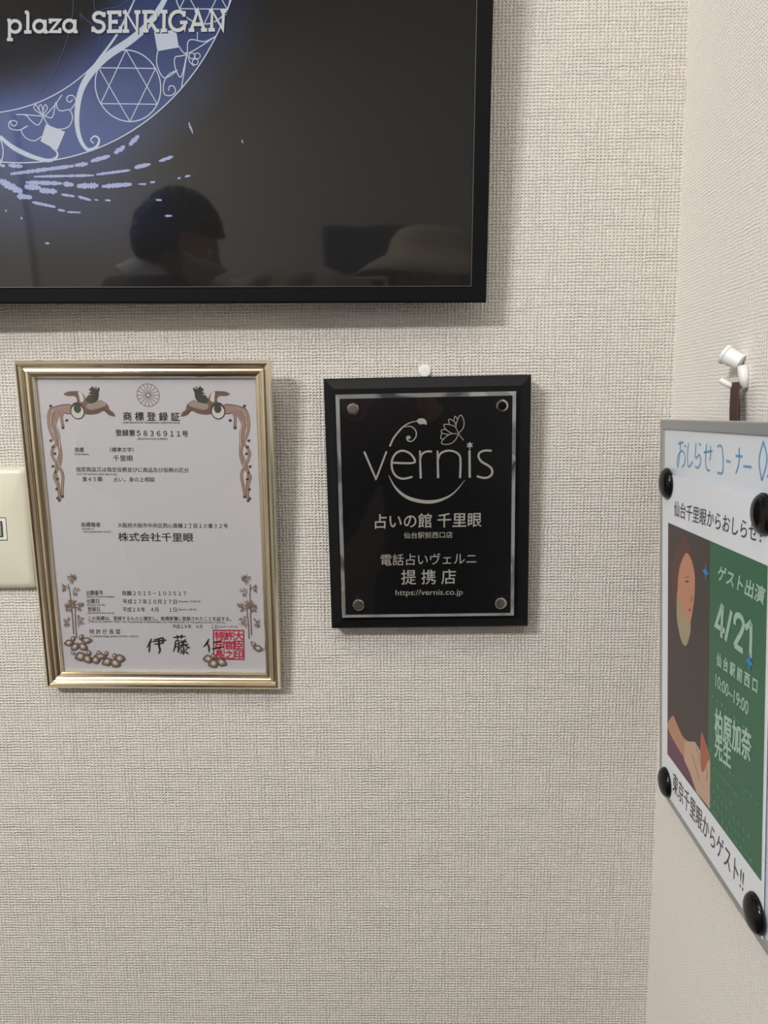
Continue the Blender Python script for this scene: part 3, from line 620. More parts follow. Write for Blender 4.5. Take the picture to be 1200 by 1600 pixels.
# ------------------------------------------------------------------ phone socket plate at the left edge
SW = Plane(Matrix.Rotation(-.012, 3, 'Y'), (0, 0, 0)); SW.y = -.0085
q = Plane(Matrix.Identity(3), (0, -.0085, 0)); r0 = q(41, 735); r1 = q(56, 915); t0 = q(0, 730); b0 = q(10, 921)
sx1 = (r0[0] + r1[0]) / 2; sx0 = sx1 - .073; sz1 = t0[1]; sz0 = b0[1]
sk = thing('socket_plate', 'cream plastic wall socket plate half cut off at the left edge of the photo', 'wall socket', loc=((sx0 + sx1) / 2, 0, (sz0 + sz1) / 2))
hx, hz = (sx1 - sx0) / 2, (sz1 - sz0) / 2
crm = mat('ivory_plastic', (214, 211, 192), .38, noise=.02, nscale=60)
def hole_plate(hx, hz, ix, iz, y0, y1, name, m, parent, bev, r=.005):
    mb = MB(); o = []
    for cx, cz, a0 in ((hx - r, hz - r, 0), (-hx + r, hz - r, 90), (-hx + r, -hz + r, 180), (hx - r, -hz + r, 270)):
        for i in range(5):
            t = math.radians(a0 + i * 22.5); o.append((cx + r * math.cos(t), cz + r * math.sin(t)))
    inn = [(ix, iz)] * 5 + [(-ix, iz)] * 5 + [(-ix, -iz)] * 5 + [(ix, -iz)] * 5
    def inset(p, d): return (p[0] - math.copysign(d, p[0]), p[1] - math.copysign(d, p[1]))
    lay = [[(p, y1) for p in o], [(p, y0 + bev * .8) for p in o], [(inset(p, bev * .45), y0 + bev * .25) for p in o], [(inset(p, bev * 1.3), y0) for p in o]]
    v = [(p[0], y, p[1]) for l in lay for p, y in l]; f = []
    for k in range(3):
        for i in range(20): j = (i + 1) % 20; f.append((k * 20 + i, k * 20 + j, (k + 1) * 20 + j, (k + 1) * 20 + i))
    base = len(v); v += [(sx * ix, y0, sz * iz) for sx, sz in ((1, 1), (-1, 1), (-1, -1), (1, -1))]
    for k in range(4):
        ids = [60 + k * 5 + i for i in range(5)]; nxt = 60 + ((k + 1) % 4) * 5
        for i in range(4): f.append((ids[i], ids[i + 1], base + k))
        f.append((ids[4], nxt, base + (k + 1) % 4, base + k))
    b2 = len(v); v += [(sx * ix, y0 + .004, sz * iz) for sx, sz in ((1, 1), (-1, 1), (-1, -1), (1, -1))]
    for k in range(4): f.append((base + k, base + (k + 1) % 4, b2 + (k + 1) % 4, b2 + k))
    mb.add(v, f); o_ = mb.build(name, m, parent, smooth=True); o_.modifiers.new('es', 'EDGE_SPLIT').split_angle = .7; return o_
hole_plate(hx, hz, .0128, .0112, -.0085, 0, 'cover_plate', crm, sk, .005)
mb = MB(); mb.box((-.0124, -.0083, -.0108), (.0124, -.004, .0108)); wp_ = mb.build('socket_insert', mat('socket_white', (222, 224, 214), .35), sk, bevel=.0004)
hz_ = mat('socket_dark', (40, 42, 40), .6)
mb = MB(); mb.stroke([(-.0127, -.0111), (.0127, -.0111), (.0127, .0111), (-.0127, .0111)], .0006, -.0086, closed=True); mb.build('insert_outline', hz_, sk, recalc=False)
mb = MB(); mb.stroke([(-.0082, -.0072), (.0082, -.0072), (.0082, .0072), (-.0082, .0072)], .0012, -.0089, closed=True); mb.build('jack_outline', hz_, wp_, recalc=False)
mb = MB(); mb.box((-.0078, -.0088, -.0068), (.0078, -.0078, .0068)); mb.build('jack_shutter', mat('socket_grey', (150, 150, 140), .4), wp_, bevel=.0003)
mb = MB(); mb.box((-.0024, -.0093, -.003), (.0034, -.0086, .0030)); mb.build('jack_opening', hz_, wp_)

# ------------------------------------------------------------------ notice board on the right wall
def board_frame():
    a_, b_, c_ = .0362, .0044, -.0286
    B = Matrix(((0, 0, -1), (-1, 0, 0), (0, 1, 0)))
    Lm = Matrix(((1, 0, 0), (0, math.cos(a_), -math.sin(a_)), (0, math.sin(a_), math.cos(a_))))
    Rb = Matrix(((math.cos(b_), -math.sin(b_), 0), (math.sin(b_), math.cos(b_), 0), (0, 0, 1)))
    Yc = Matrix(((math.cos(c_), 0, math.sin(c_)), (0, 1, 0), (-math.sin(c_), 0, math.cos(c_))))
    F = B @ Yc @ Lm @ Rb; u, v, n = F.col[0], F.col[1], F.col[2]
    return Matrix((u, -n, v)).transposed()
BM = board_frame(); BO = Vector((0.2497, -0.0401, 0.9893)); BW, BH = .45, .3505
BD = Plane(BM, BO)
bd = thing('notice_board', 'white notice board with grey frame and blue marker title on the right wall', 'notice board', BD.mat4())
alu = mat('grey_aluminium', (168, 170, 171), .42, metal=.35)
hold = bpy.data.objects.new('frame', None); COL.objects.link(hold); hold.parent = bd; hold.location = (BW / 2, 0, 0)
rails(BW, BH, [(0, .009), (0, .0004), (.0006, 0), (.0078, 0), (.0084, .0006), (.0084, .009)], alu, hold, 'frame_rail')
mb = MB(); mb.box((.008, .0016, .008), (BW - .008, .008, BH - .008)); mb.build('writing_surface', mat('whiteboard_enamel', (230, 237, 246), .22), bd)
BD.y = .0014; U = .0006
bluem = mat('blue_marker', (112, 170, 214), .5); a = MB()
def bt(mb, y, s, x0, y0, x1, y1, xt, yt, bold=0.): mb.text(s, BD(x0, y0), BD(x1, y1), BD(xt, yt), y, bold)
def b7(mb, y, wd, sm, *pts): mb.stroke([BD(1020 + u / 6.667, 640 + v / 6.667) for u, v in pts], wd, y, sm)
WB = .0017
for p in (((260, 355), (320, 340)), ((285, 325), (283, 440), (262, 590), (252, 560), (262, 480), (300, 430), (332, 470), (330, 560), (300, 600)), ((325, 370), (345, 388)),
          ((370, 345), (360, 480), (365, 580), (385, 590), (412, 540)), ((480, 350), (500, 375)), ((450, 345), (440, 480), (455, 500), (485, 470), (498, 540), (470, 605), (440, 590)),
          ((530, 445), (620, 430)), ((600, 375), (598, 500), (588, 520)), ((558, 360), (548, 560), (570, 630), (595, 630)),
          ((670, 385), (720, 395), (728, 645), (670, 655)), ((765, 535), (810, 545)), ((862, 480), (935, 490)), ((898, 395), (896, 560), (862, 665)), ((942, 590), (1028, 598)),
          ((1150, 330), (1105, 530), (1135, 740)), ((1150, 330), (1188, 520), (1135, 740)), ((1188, 690), (1215, 705))):
    b7(a, .0014, WB, 4, *p)
a.build('marker_title', bluem, bd, recalc=False)
# A4 notice held by four magnets
def on_board(y): return BD.mat4() @ Matrix.Translation((0, y, 0))
sheet_m = mat('white_paper', (238, 242, 249), .6)
sh = thing('notice_sheet', 'white paper notice with handwriting around a green guest poster, held by four magnets', 'paper', BD.mat4())
mb = MB(); mb.box((.0098, -.0007, .0078), (.2178, -.00025, .3032)); so = mb.build('paper_sheet', sheet_m, sh)
YH = -.0009; BD.y = YH
def uv(u, v): return (u, v)
PX0, PX1, PZ0, PZ1, PXM = .0257, .2146, .0473, .2610, .1215
brn = mat('poster_dark_brown', (74, 66, 63), .5); grn = mat('poster_green', (62, 112, 84), .5)
mb = MB(); mb.poly([(PX0, PZ0), (PXM, PZ0), (PXM, PZ1), (PX0, PZ1)], YH); mb.build('poster_photo_ground', brn, sh, recalc=False)
mb = MB(); mb.poly([(PXM, PZ0), (PX1, PZ0), (PX1, PZ1), (PXM, PZ1)], YH); mb.build('poster_green_ground', grn, sh, recalc=False)
def c6(*pts): return [BD(1010 + u / 4.21, 850 + v / 4.21) for u, v in pts]
def c7(*pts): return [BD(1010 + u / 4.21, 1150 + v / 4.21) for u, v in pts]
def c5(*pts): return [BD(1010 + u / 4.21, 520 + v / 4.21) for u, v in pts]
fig = bpy.data.objects.new('printed_portrait', None); COL.objects.link(fig); fig.parent = sh
def pp(name, col, pts, dy, sm=4):
    mb = MB(); mb.poly(spline(pts, sm, True) if sm else pts, YH - dy); return mb.build(name, mat('print_' + name, col, .5), fig, recalc=False)
pp('hair', (98, 66, 58), c6((200, 40), (235, -50), (262, -40), (300, 60), (318, 180), (300, 200), (230, 200), (205, 290), (190, 420), (172, 330), (165, 150)), .00005)
pp('neck', (176, 160, 132), c6((206, 300), (250, 420), (285, 480), (292, 560), (275, 640), (257, 670), (232, 640), (212, 560), (200, 470)), .00008)
pp('face', (206, 146, 118), c6((262, 60), (295, 100), (318, 200), (318, 330), (305, 440), (290, 512), (275, 500), (235, 420), (208, 320), (212, 200), (230, 120)), .0001)
pp('eye', (92, 60, 50), c6((255, 245), (272, 240), (280, 250), (266, 254)), .00014)
pp('eyebrow', (112, 74, 60), c6((252, 222), (272, 214), (284, 222), (270, 221)), .00014, 2)
pp('lips', (178, 82, 80), c6((278, 430), (292, 422), (296, 432), (286, 446)), .00014)
pp('nose_shade', (178, 118, 92), c6((298, 330), (306, 372), (300, 380), (290, 374)), .00013, 2)
pp('skirt', (112, 70, 92), [(PX0, PZ0 + .001)] + c6((142, 1240), (200, 1290), (300, 1480)) + c7((330, 370), (300, 310), (180, 175)) , .00005, 0)
pp('forearm', (196, 144, 116), c6((178, 1130), (200, 1180), (250, 1280), (330, 1320), (350, 1360), (370, 1480), (330, 1580), (290, 1510), (255, 1420), (190, 1310), (140, 1210), (150, 1160)), .00009, 3)
pp('hand', (206, 172, 150), c6((250, 1300), (320, 1300), (355, 1360), (400, 1340), (420, 1400)) + c7((420, 260), (418, 480), (330, 370), (290, 250), (250, 160)), .0001, 0)
pp('wrist', (176, 106, 84), c6((365, 1235), (385, 1290), (420, 1400), (400, 1440), (375, 1500), (360, 1440), (355, 1330)), .00012, 3)
for p in (((330, 1330), (350, 1420), (370, 1500)), ((300, 1380), (330, 1480), (350, 1560)), ((385, 1420), (400, 1500), (395, 1560))):
    mb = MB(); mb.stroke(c6(*p), .0012, YH - .00016, 4); mb.build('finger_line', mat('finger_line_ink', (158, 108, 84), .5), fig, recalc=False)
sky = mat('sparkle_blue', (52, 142, 206), .5)
def sparkle(c, rx, rz, y):
    mb = MB(); mb.poly([(c[0] + (rx if i % 2 == 0 else rx * .33) * math.cos(i * math.pi / 4), c[1] + (rz if i % 2 == 0 else rz * .33) * math.sin(i * math.pi / 4)) for i in range(8)], y); mb.build('printed_sparkle', sky, sh, recalc=False)
sparkle(BD(1103, 894), .0072, .0072, YH - .0002); sparkle(BD(1172, 1035), .0065, .0072, YH - .0004)
pale = mat('poster_pale_letters', (172, 204, 190), .5); a = MB(); Y2 = YH - .0002
bt(a, Y2, 'ゲスト出演', 1121, 905, 1193, 945, 1124, 882, .03)
for p in (((290, 450), (190, 770), (330, 860)), ((300, 450), (285, 700), (275, 965)), ((435, 550), (340, 1010)), ((740, 725), (738, 1000), (730, 1275)), ((650, 810), (700, 770), (742, 720))):
    a.stroke([BD(1100 + u / 10, 900 + v / 10) for u, v in p], .0042, Y2 - .00003)
a.stroke([BD(1100 + u / 10, 900 + v / 10) for u, v in ((480, 755), (490, 660), (530, 612), (590, 650), (622, 760), (590, 880), (530, 990), (480, 1085))], .0042, Y2, 4)
a.stroke([BD(1100 + u / 10, 900 + v / 10) for u, v in ((478, 1075), (545, 1130), (612, 1175))], .0042, Y2 - .00003)
bt(a, Y2, '仙 台 駅 前 西 口', 1120, 1039, 1183, 1084, 1121, 1019, .035)
bt(a, Y2, '10:00~19:00', 1118, 1072, 1169, 1118, 1119, 1053, .02)
bt(a, Y2, '柏原加奈', 1117, 1150, 1173, 1192, 1118, 1106, .028)
bt(a, Y2, '先生', 1117, 1182, 1142, 1202, 1118, 1146, .03)
a.build('poster_lettering', pale, sh, recalc=False)
a = MB(); rnd = random.Random(5)
for k, (u0, u1, v) in enumerate(((.128, .196, .1425), (.126, .206, .098), (.126, .180, .087), (.126, .165, .076), (.126, .200, .068), (.128, .19, .060), (.127, .198, .053))):
    u = u0
    while u < u1:
        w_ = rnd.uniform(.0025, .006); a.stroke([(u, v), (u + w_ * .8, v + rnd.uniform(-.001, .001))], rnd.uniform(.0014, .003), Y2); u += w_ + rnd.uniform(.001, .005)
a.build('poster_small_print', mat('poster_faint_print', (84, 138, 108), .5), sh, recalc=False)
blk_ink = mat('marker_black', (62, 62, 66), .5); a = MB()
bt(a, Y2, '仙台千里眼からおしらせ！', 1053, 806, 1189, 850, 1054, 782, -.004)
bt(a, Y2, '東京千里眼からゲスト!!', 1051, 1235, 1161, 1396, 1052, 1204, -.004)
a.build('handwriting', blk_ink, sh, recalc=False)
# strip of a second sheet further right
s2 = thing('notice_sheet', 'second white sheet further right on the board, only its left edge in view', 'paper', BD.mat4())
mb = MB(); mb.box((.2225, .0004, .012), (.43, .0012, .334)); mb.build('paper_sheet', mat('pale_blue_paper', (206, 218, 226), .5), s2)
for e in (s2,): pass
# magnets
mag = mat('black_magnet', (15, 15, 17), .16, spec=.3)
names = [((.0245, .2955), 'black dome magnet at the top left corner of the notice, near the blue title'), ((.2092, .2931), 'black dome magnet at the top right corner of the notice, at the photo edge'),
         ((.0237, .0190), 'black dome magnet at the bottom left corner of the notice'), ((.2085, .0201), 'black dome magnet at the bottom right corner, lowest of the four')]
for (u, v), lb in names:
    mb = MB(); pr = [(.0136, 0), (.0136, .0012)] + [(.0132 * math.cos(t), .0012 + .0058 * math.sin(t)) for t in [i * math.pi / 2 / 9 for i in range(9)]] + [(.0006, .0071)]
    mb.lathe(pr, (0, 0, 0), (0, -1, 0), 36); o = mb.build('dome_magnet', mag, None, smooth=True)
    o.modifiers.new('es', 'EDGE_SPLIT').split_angle = 1.2
    o.matrix_world = BD.mat4() @ Matrix.Translation((u, -.0009, v)); tag(o, lb, 'magnet', 'black dome magnets holding the notice')

# hook and ribbon
q = lambda X, x, y: CAMP + ray(x, y) * ((X - CAMP.x) / ray(x, y).x)
wpl = mat('hook_white', (238, 238, 236), .3, spec=.5)
hk = thing('wall_hook', 'small white plastic pin hook on the right wall above the notice board', 'hook', loc=q(XC, 1160, 575))
hb = hk.location.copy()
mb = MB(); p0 = q(XC - .003, 1158, 567) - hb; p1 = q(XC - .0125, 1131, 553) - hb; d = (p1 - p0); ln = d.length
mb.lathe([(.0058, 0), (.0062, ln * .3), (.0066, ln * .78), (.0076, ln * .84), (.0076, ln * .97), (.0071, ln)], p0, d, 28); mb.build('pin_head', wpl, hk)
mb = MB(); mb.tube([q(XC - .004, 1160, 572) - hb, q(XC - .0035, 1162, 590) - hb, q(XC - .003, 1162, 606) - hb], [.0038, .0034, .003], 10); mb.build('stem', wpl, hk, smooth=True)
mb = MB(); mb.tube(spline([tuple(q(XC - .003, 1161, 605) - hb), tuple(q(XC - .007, 1150, 606) - hb), tuple(q(XC - .012, 1140, 602) - hb), tuple(q(XC - .018, 1125, 594) - hb)], 4), .0022, 10); mb.build('prong', wpl, hk, smooth=True)
rb = mat('brown_ribbon', (74, 52, 48), .7, noise=.15, nscale=900)
mb = MB(); pts = [q(XC - .0135, 1146, 655), q(XC - .0135, 1146, 640), q(XC - .0125, 1147, 620), q(XC - .0115, 1147.5, 603), q(XC - .011, 1147.5, 598), q(XC - .009, 1148, 597), q(XC - .0062, 1149, 602), q(XC - .0055, 1150, 640), q(XC - .0055, 1150, 660)]
ext = BD.mat4() @ Vector((pts[0].y * 0 + .135, .013, BH - .03)); v = []; f = []
pts = [Vector((pts[0].x, pts[0].y, pts[0].z - .012))] + pts
for i, p in enumerate(pts):
    for yy in (-.0068, .0068): v.append((p.x, p.y + yy, p.z))
f = [(2 * i, 2 * i + 1, 2 * i + 3, 2 * i + 2) for i in range(len(pts) - 1)]
mb.add(v, f); o = mb.build('hanging_ribbon', rb, None); o.modifiers.new('t', 'SOLIDIFY').thickness = .0008
tag(o, 'dark brown ribbon looped over the white hook, carrying the notice board', 'ribbon')

# ------------------------------------------------------------------ people (seen mirrored in the television and the plaque)
def fuse(name, mb, m, parent, voxel, smooth=6, tf=None):
    me = bpy.data.meshes.new(name); me.from_pydata(mb.v, [], mb.f)
    bm = bmesh.new(); bm.from_mesh(me); bmesh.ops.recalc_face_normals(bm, faces=bm.faces); bm.to_mesh(me); bm.free()
    o = bpy.data.objects.new(name, me); COL.objects.link(o)
    r = o.modifiers.new('r', 'REMESH'); r.mode = 'VOXEL'; r.voxel_size = voxel
    s = o.modifiers.new('s', 'SMOOTH'); s.factor = .5; s.iterations = smooth
    dg = bpy.context.evaluated_depsgraph_get(); dg.update()
    nm = bpy.data.meshes.new_from_object(o.evaluated_get(dg)); o.modifiers.clear(); o.data = nm
    nm.materials.clear(); nm.materials.append(m); nm.polygons.foreach_set('use_smooth', [True] * len(nm.polygons))
    if parent: o.parent = parent
    return o
def ball(mb, c, r, n=10):
    mb.lathe([(r * math.sin(math.pi * (i + .5) / n), -r * math.cos(math.pi * (i + .5) / n)) for i in range(n)], c, (0, 0, 1), 14)
def limb(mb, pts, rad):
    k = 5; P = spline([tuple(p) + (r,) for p, r in zip(pts, rad)], k)
    mb.tube([p[:3] for p in P], [p[3] for p in P], 14)
    for p, r in zip(pts, rad): ball(mb, p, r * .98)
def loft(mb, rings, n=20):        # rings: (centre, right vector*rx, fwd vector*ry)
    v = []; f = []
    for c, a, b in rings:
        c, a, b = Vector(c), Vector(a), Vector(b)
        for i in range(n):
            t = 2 * math.pi * i / n; v.append(c + a * math.cos(t) + b * math.sin(t))
    for k in range(len(rings) - 1):
        for i in range(n): j = (i + 1) % n; f.append((k * n + i, k * n + j, (k + 1) * n + j, (k + 1) * n + i))
    f.append(tuple(range(n))); f.append(tuple((len(rings) - 1) * n + i for i in range(n))); mb.add(v, f)
def head_pt(d, grow=0.):
    d = Vector(d).normalized(); p = Vector((d.x * .074, d.y * .094, d.z * .112))
    if p.z < 0:                                   # jaw narrows and comes forward
        t = -p.z / .112; p.x *= 1 - .34 * t * t; p.y = p.y * (1 - .18 * t) + .018 * t
    if p.y > 0: p.y *= 1 - .10 * (abs(p.x) / .074) ** 2
    g = lambda x, z, sx, sz: math.exp(-((p.x - x) / sx) ** 2 - ((p.z - z) / sz) ** 2)
    if d.y > 0:
        p.y += .024 * g(0, -.028, .011, .014) + .012 * g(0, -.008, .008, .02) + .005 * g(0, .022, .04, .01) - .010 * (g(.03, .002, .014, .011) + g(-.03, .002, .014, .011))
        p.y += .006 * g(0, -.058, .020, .007) + .005 * g(0, -.066, .018, .005) + .007 * g(0, -.095, .018, .012) + .003 * (g(.04, -.03, .018, .02) + g(-.04, -.03, .018, .02))
    return p + d * grow
def head_mesh(mb, T, n=40, m=28):
    v = []; f = []
    for k in range(1, m):
        ph = math.pi * k / m
        for i in range(n):
            t = 2 * math.pi * i / n; v.append(T @ head_pt((math.sin(ph) * math.cos(t), math.sin(ph) * math.sin(t), math.cos(ph))))
    for k in range(m - 2):
        for i in range(n): j = (i + 1) % n; f.append((k * n + i, k * n + j, (k + 1) * n + j, (k + 1) * n + i))
    f.append(tuple(range(n))); f.append(tuple((m - 2) * n + i for i in range(n))); mb.add(v, f)
    for s in (-1, 1):                             # ears
        c = Vector((s * .075, -.008, -.008))
        e = []; 
        for a in range(9):
            t = math.radians(-110 + a * 32); e.append(T @ (c + Vector((s * .006, .016 * math.sin(t) * -1 + 0, .028 * math.cos(t)))))
        mb.tube(e, .0055, 8); mb.tube([T @ (c + Vector((-s * .004, .006, -.012))), T @ (c + Vector((s * .004, -.006, .014)))], .008, 8)
def cap_patch(T, inside, grow, jitter, rnd, n=72, m=44):
    """a shell over part of the head; inside(d) says where it is"""
    mb = MB(); idx = {}; D = []
    for k in range(m + 1):
        ph = math.pi * k / m
        for i in range(n):
            t = 2 * math.pi * i / n; d = Vector((math.sin(ph) * math.cos(t), math.sin(ph) * math.sin(t), math.cos(ph))); D.append(d)
    v = [T @ head_pt(d, grow(d) + rnd.uniform(0, jitter)) for d in D] + [T @ head_pt(d, .0005) for d in D]; N0 = len(D)
    f = []; q = {}
    for k in range(m):
        for i in range(n):
            j = (i + 1) % n; ids = (k * n + i, k * n + j, (k + 1) * n + j, (k + 1) * n + i)
            if all(inside(D[a]) for a in ids): q[(k, i)] = ids; f.append(ids); f.append(tuple(a + N0 for a in ids[::-1]))
    for (k, i), ids in q.items():
        for (nb, e) in (((k - 1, i), (ids[0], ids[1])), ((k + 1, i), (ids[3], ids[2])), ((k, (i - 1) % n), (ids[0], ids[3])), ((k, (i + 1) % n), (ids[1], ids[2]))):
            if nb not in q: f.append((e[0], e[1], e[1] + N0, e[0] + N0))
    used = sorted({a for g_ in f for a in g_}); rm = {a: b for b, a in enumerate(used)}
    mb.v = [tuple(v[a]) for a in used]; mb.f = [tuple(rm[a] for a in g_) for g_ in f]; return mb
def eyes(T, parent):
    for s in (-1, 1):
        mb = MB(); mb.lathe([(.0115 * math.sin(math.pi * (i + .5) / 10), -.0115 * math.cos(math.pi * (i + .5) / 10)) for i in range(10)], T @ Vector((s * .030, .0735, .002)), T.to_3x3() @ Vector((0, 1, 0)), 16)
        e = mb.build('eye', mat('eye_white', (222, 218, 212), .2), parent, smooth=True)
        mb = MB(); mb.lathe([(.0052, 0), (.003, .0012)], T @ Vector((s * .030, .0845, .002)), T.to_3x3() @ Vector((0, 1, 0)), 14); mb.build('iris', mat('iris_brown', (46, 30, 22), .2), e)
def hand(mb, wrist, palm_dir, thumb_dir, curl_dir, curl=.6, scale=1.):
    """palm plus four unequal fingers and a thumb; vectors are world directions"""
    w_ = Vector(wrist); d = Vector(palm_dir).normalized(); t = Vector(thumb_dir); t = (t - d * t.dot(d)).normalized(); c = d.cross(t)
    if c.dot(Vector(curl_dir)) < 0: c = -c
    S = scale
    loft(mb, [(w_ + d * (x * S), t * (a * S), c * (b * S)) for x, a, b in ((-.01, .026, .019), (.02, .033, .016), (.055, .040, .014), (.082, .038, .012), (.09, .034, .009))], 16)
    for k, (off, ln, r) in enumerate(((.030, .070, .0088), (.010, .078, .0090), (-.011, .072, .0086), (-.030, .057, .0076))):
        p = w_ + d * (.078 * S) + t * (off * S); pts = [w_ + d * (.05 * S) + t * (off * .8 * S), p]; a = .12; rr = [r * 1.1 * S, r * 1.05 * S]
        for j, fr in enumerate((.42, .32, .26)):
            a += curl * (.55 + .25 * j); p = p + (d * math.cos(a) + c * math.sin(a)) * (ln * fr * S); pts.append(p); rr.append(r * (1, .92, .8)[j] * S)
        limb(mb, pts, rr)
    b0 = w_ + d * (.018 * S) + t * (.026 * S); b1 = b0 + (d * .6 + t * .75 + c * .2).normalized() * (.036 * S); b2 = b1 + (d * .85 + t * .3 + c * .45).normalized() * (.030 * S); b3 = b2 + (d * .9 + c * .45).normalized() * (.022 * S)
    limb(mb, [b0, b1, b2, b3], [.0125 * S, .0115 * S, .0100 * S, .0085 * S])
X3 = Vector((1, 0, 0))
def person(name_label, base, height, yaw, head_c, head_rot, arms, skin, build=1.0, hs=1.0):
    """arms: [(shoulder, elbow, wrist, palm_dir, thumb_dir, curl_dir, curl)] in world space; base = feet centre"""
    k = height / 1.70; b = Vector(base); R = Matrix.Rotation(yaw, 3, 'Z'); rt = R @ Vector((1, 0, 0)); fw = R @ Vector((0, 1, 0)); up = Vector((0, 0, 1))
    p = lambda x, y, z: b + rt * (x * k) + fw * (y * k) + up * (z * k)
    root = thing('person', name_label, 'person', loc=b)
    inv = Matrix.Translation(-b)
    T = inv @ Matrix.Translation(head_c) @ head_rot.to_4x4() @ Matrix.Scale(hs, 4)
    q = lambda x, y, z: inv @ p(x, y, z)
    body = MB(); head_mesh(body, T)
    neck0 = q(0, -.015, 1.38); neck1 = T @ Vector((0, -.02, -.06))
    limb(body, [neck0, (neck0 + neck1) / 2, neck1], [.062 * k, .054 * k, .055 * k])
    tor = [(q(0, 0, z), rt * (a * k * build), fw * (c * k * build)) for z, a, c in ((.84, .150, .105), (.92, .165, .115), (1.02, .142, .100), (1.12, .140, .100), (1.25, .162, .112), (1.34, .172, .105), (1.40, .150, .085), (1.43, .08, .06))]
    loft(body, tor)
    for s in (-1, 1):
        limb(body, [q(s * .09, 0, .88), q(s * .10, .012, .48), q(s * .10, -.015, .09)], [.088 * k, .056 * k, .038 * k])
        limb(body, [q(s * .10, -.03, .05), q(s * .10, .05, .045), q(s * .105, .14, .03)], [.034, .034, .024])
    for sh, el, wr, pd, td, cdv, cu in arms:
        a0, a1, a2 = inv @ Vector(sh), inv @ Vector(el), inv @ Vector(wr)
        limb(body, [a0, (a0 + a1) / 2, a1, (a1 * .6 + a2 * .4), a2], [.050 * k, .044 * k, .037 * k, .035 * k, .024 * k]); hand(body, a2, pd, td, cdv, cu, k)
    bo = fuse('body', body, skin, root, .006, 3); eyes(T, root)
    return root, T, q, k, rt, fw, inv
rnd = random.Random(11)
skin = mat('skin', (196, 150, 128), .5, noise=.05, nscale=40)
# man in a suit, in profile towards the corner
hr = Matrix.Rotation(math.radians(-98), 3, 'Z') @ Matrix.Rotation(math.radians(-12), 3, 'X')
hc = Vector((-.452, -1.135, 1.565))
mb_ = Vector((-.52, -1.12, 0))
arms = [((-.52, -.945, 1.40), (-.62, -.90, 1.10), (-.40, -.97, .98), (.9, -.3, .1), (0, .1, 1), (0, -1, 0), .35), ((-.52, -1.295, 1.40), (-.64, -1.36, 1.10), (-.55, -1.38, .83), (.1, 0, -1), (1, .2, 0), (0, 1, 0), .35)]
man, T, q, k, rt, fw, inv = person('man in dark suit and face mask, in profile, reflected in the television', mb_, 1.765, math.radians(-90), hc, hr, arms, skin, 1.0, .90)
suit = mat('navy_suit', (30, 31, 42), .75, noise=.2, nscale=500)
j = MB()
loft(j, [(q(0, 0, z), rt * (a * k), fw * (c * k)) for z, a, c in ((.80, .185, .140), (.92, .188, .142), (1.05, .168, .128), (1.2, .178, .132), (1.33, .196, .128), (1.40, .175, .11), (1.45, .105, .085))])
for sh, el, wr, *_ in arms:
    a0, a1, a2 = inv @ Vector(sh), inv @ Vector(el), inv @ Vector(wr); limb(j, [a0, (a0 + a1) / 2, a1, a1 * .1 + a2 * .9], [.070, .060, .052, .040])
fuse('jacket', j, suit, man, .010, 5)
j = MB()
for s in (-1, 1): limb(j, [q(s * .092, 0, .90), q(s * .102, .010, .48), q(s * .102, -.012, .07)], [.112, .082, .070])
fuse('trousers', j, suit, man, .010, 4)
for s in (-1, 1):
    j = MB(); limb(j, [q(s * .102, -.05, .045), q(s * .102, .05, .045), q(s * .106, .16, .033)], [.042, .044, .033]); fuse('shoe', j, mat('black_leather', (20, 18, 18), .3), man, .008, 3)
col = MB(); n0 = q(0, .0, 1.408)
nk = T @ Vector((0, -.02, -.08)); ax = (nk - n0).normalized()
sd = ax.cross(rt).normalized(); r2 = sd.cross(ax)
def rr_(c, a): return (c, r2 * a, sd * a)
v = []; N_ = 28
for (h, r) in ((.0, .078), (.045, .068), (.062, .066), (.060, .070), (.02, .086), (-.005, .096)):
    for i in range(N_):
        t = 2 * math.pi * i / N_; v.append(n0 + ax * h + (r2 * math.cos(t) + sd * math.sin(t)) * r)
f = [(a * N_ + i, a * N_ + (i + 1) % N_, (a + 1) * N_ + (i + 1) % N_, (a + 1) * N_ + i) for a in range(5) for i in range(N_)]
col.add(v, f); col.build('shirt_collar', mat('white_shirt', (226, 230, 236), .7), man, smooth=True)
hair_m = mat('black_hair', (22, 19, 19), .6, noise=.3, nscale=900)
cap_patch(T, lambda d: d.z > .30 - .25 * max(0, -d.y) - (.45 if d.y < .1 else 0) - (.35 if d.y < -.4 else 0), lambda d: .012 + .014 * max(0, d.z) + .006 * max(0, -d.y), .007, rnd).build('hair', hair_m, man)
cap_patch(T, lambda d: d.y > .12 and -.93 < d.z < -.16 + .10 * abs(d.x) and d.y > .12, lambda d: .004 + .004 * max(0, d.y), 0, rnd).build('face_mask', mat('mask_white', (206, 208, 208), .8), man, smooth=True)
for s in (-1, 1):
    e = MB(); e.tube([T @ Vector((s * .070, .035, -.02)), T @ Vector((s * .077, .010, .006)), T @ Vector((s * .080, -.012, .020)), T @ Vector((s * .080, -.024, .0))], .0012, 6); e.build('mask_loop', mat('mask_white', (206, 208, 208), .8), man)
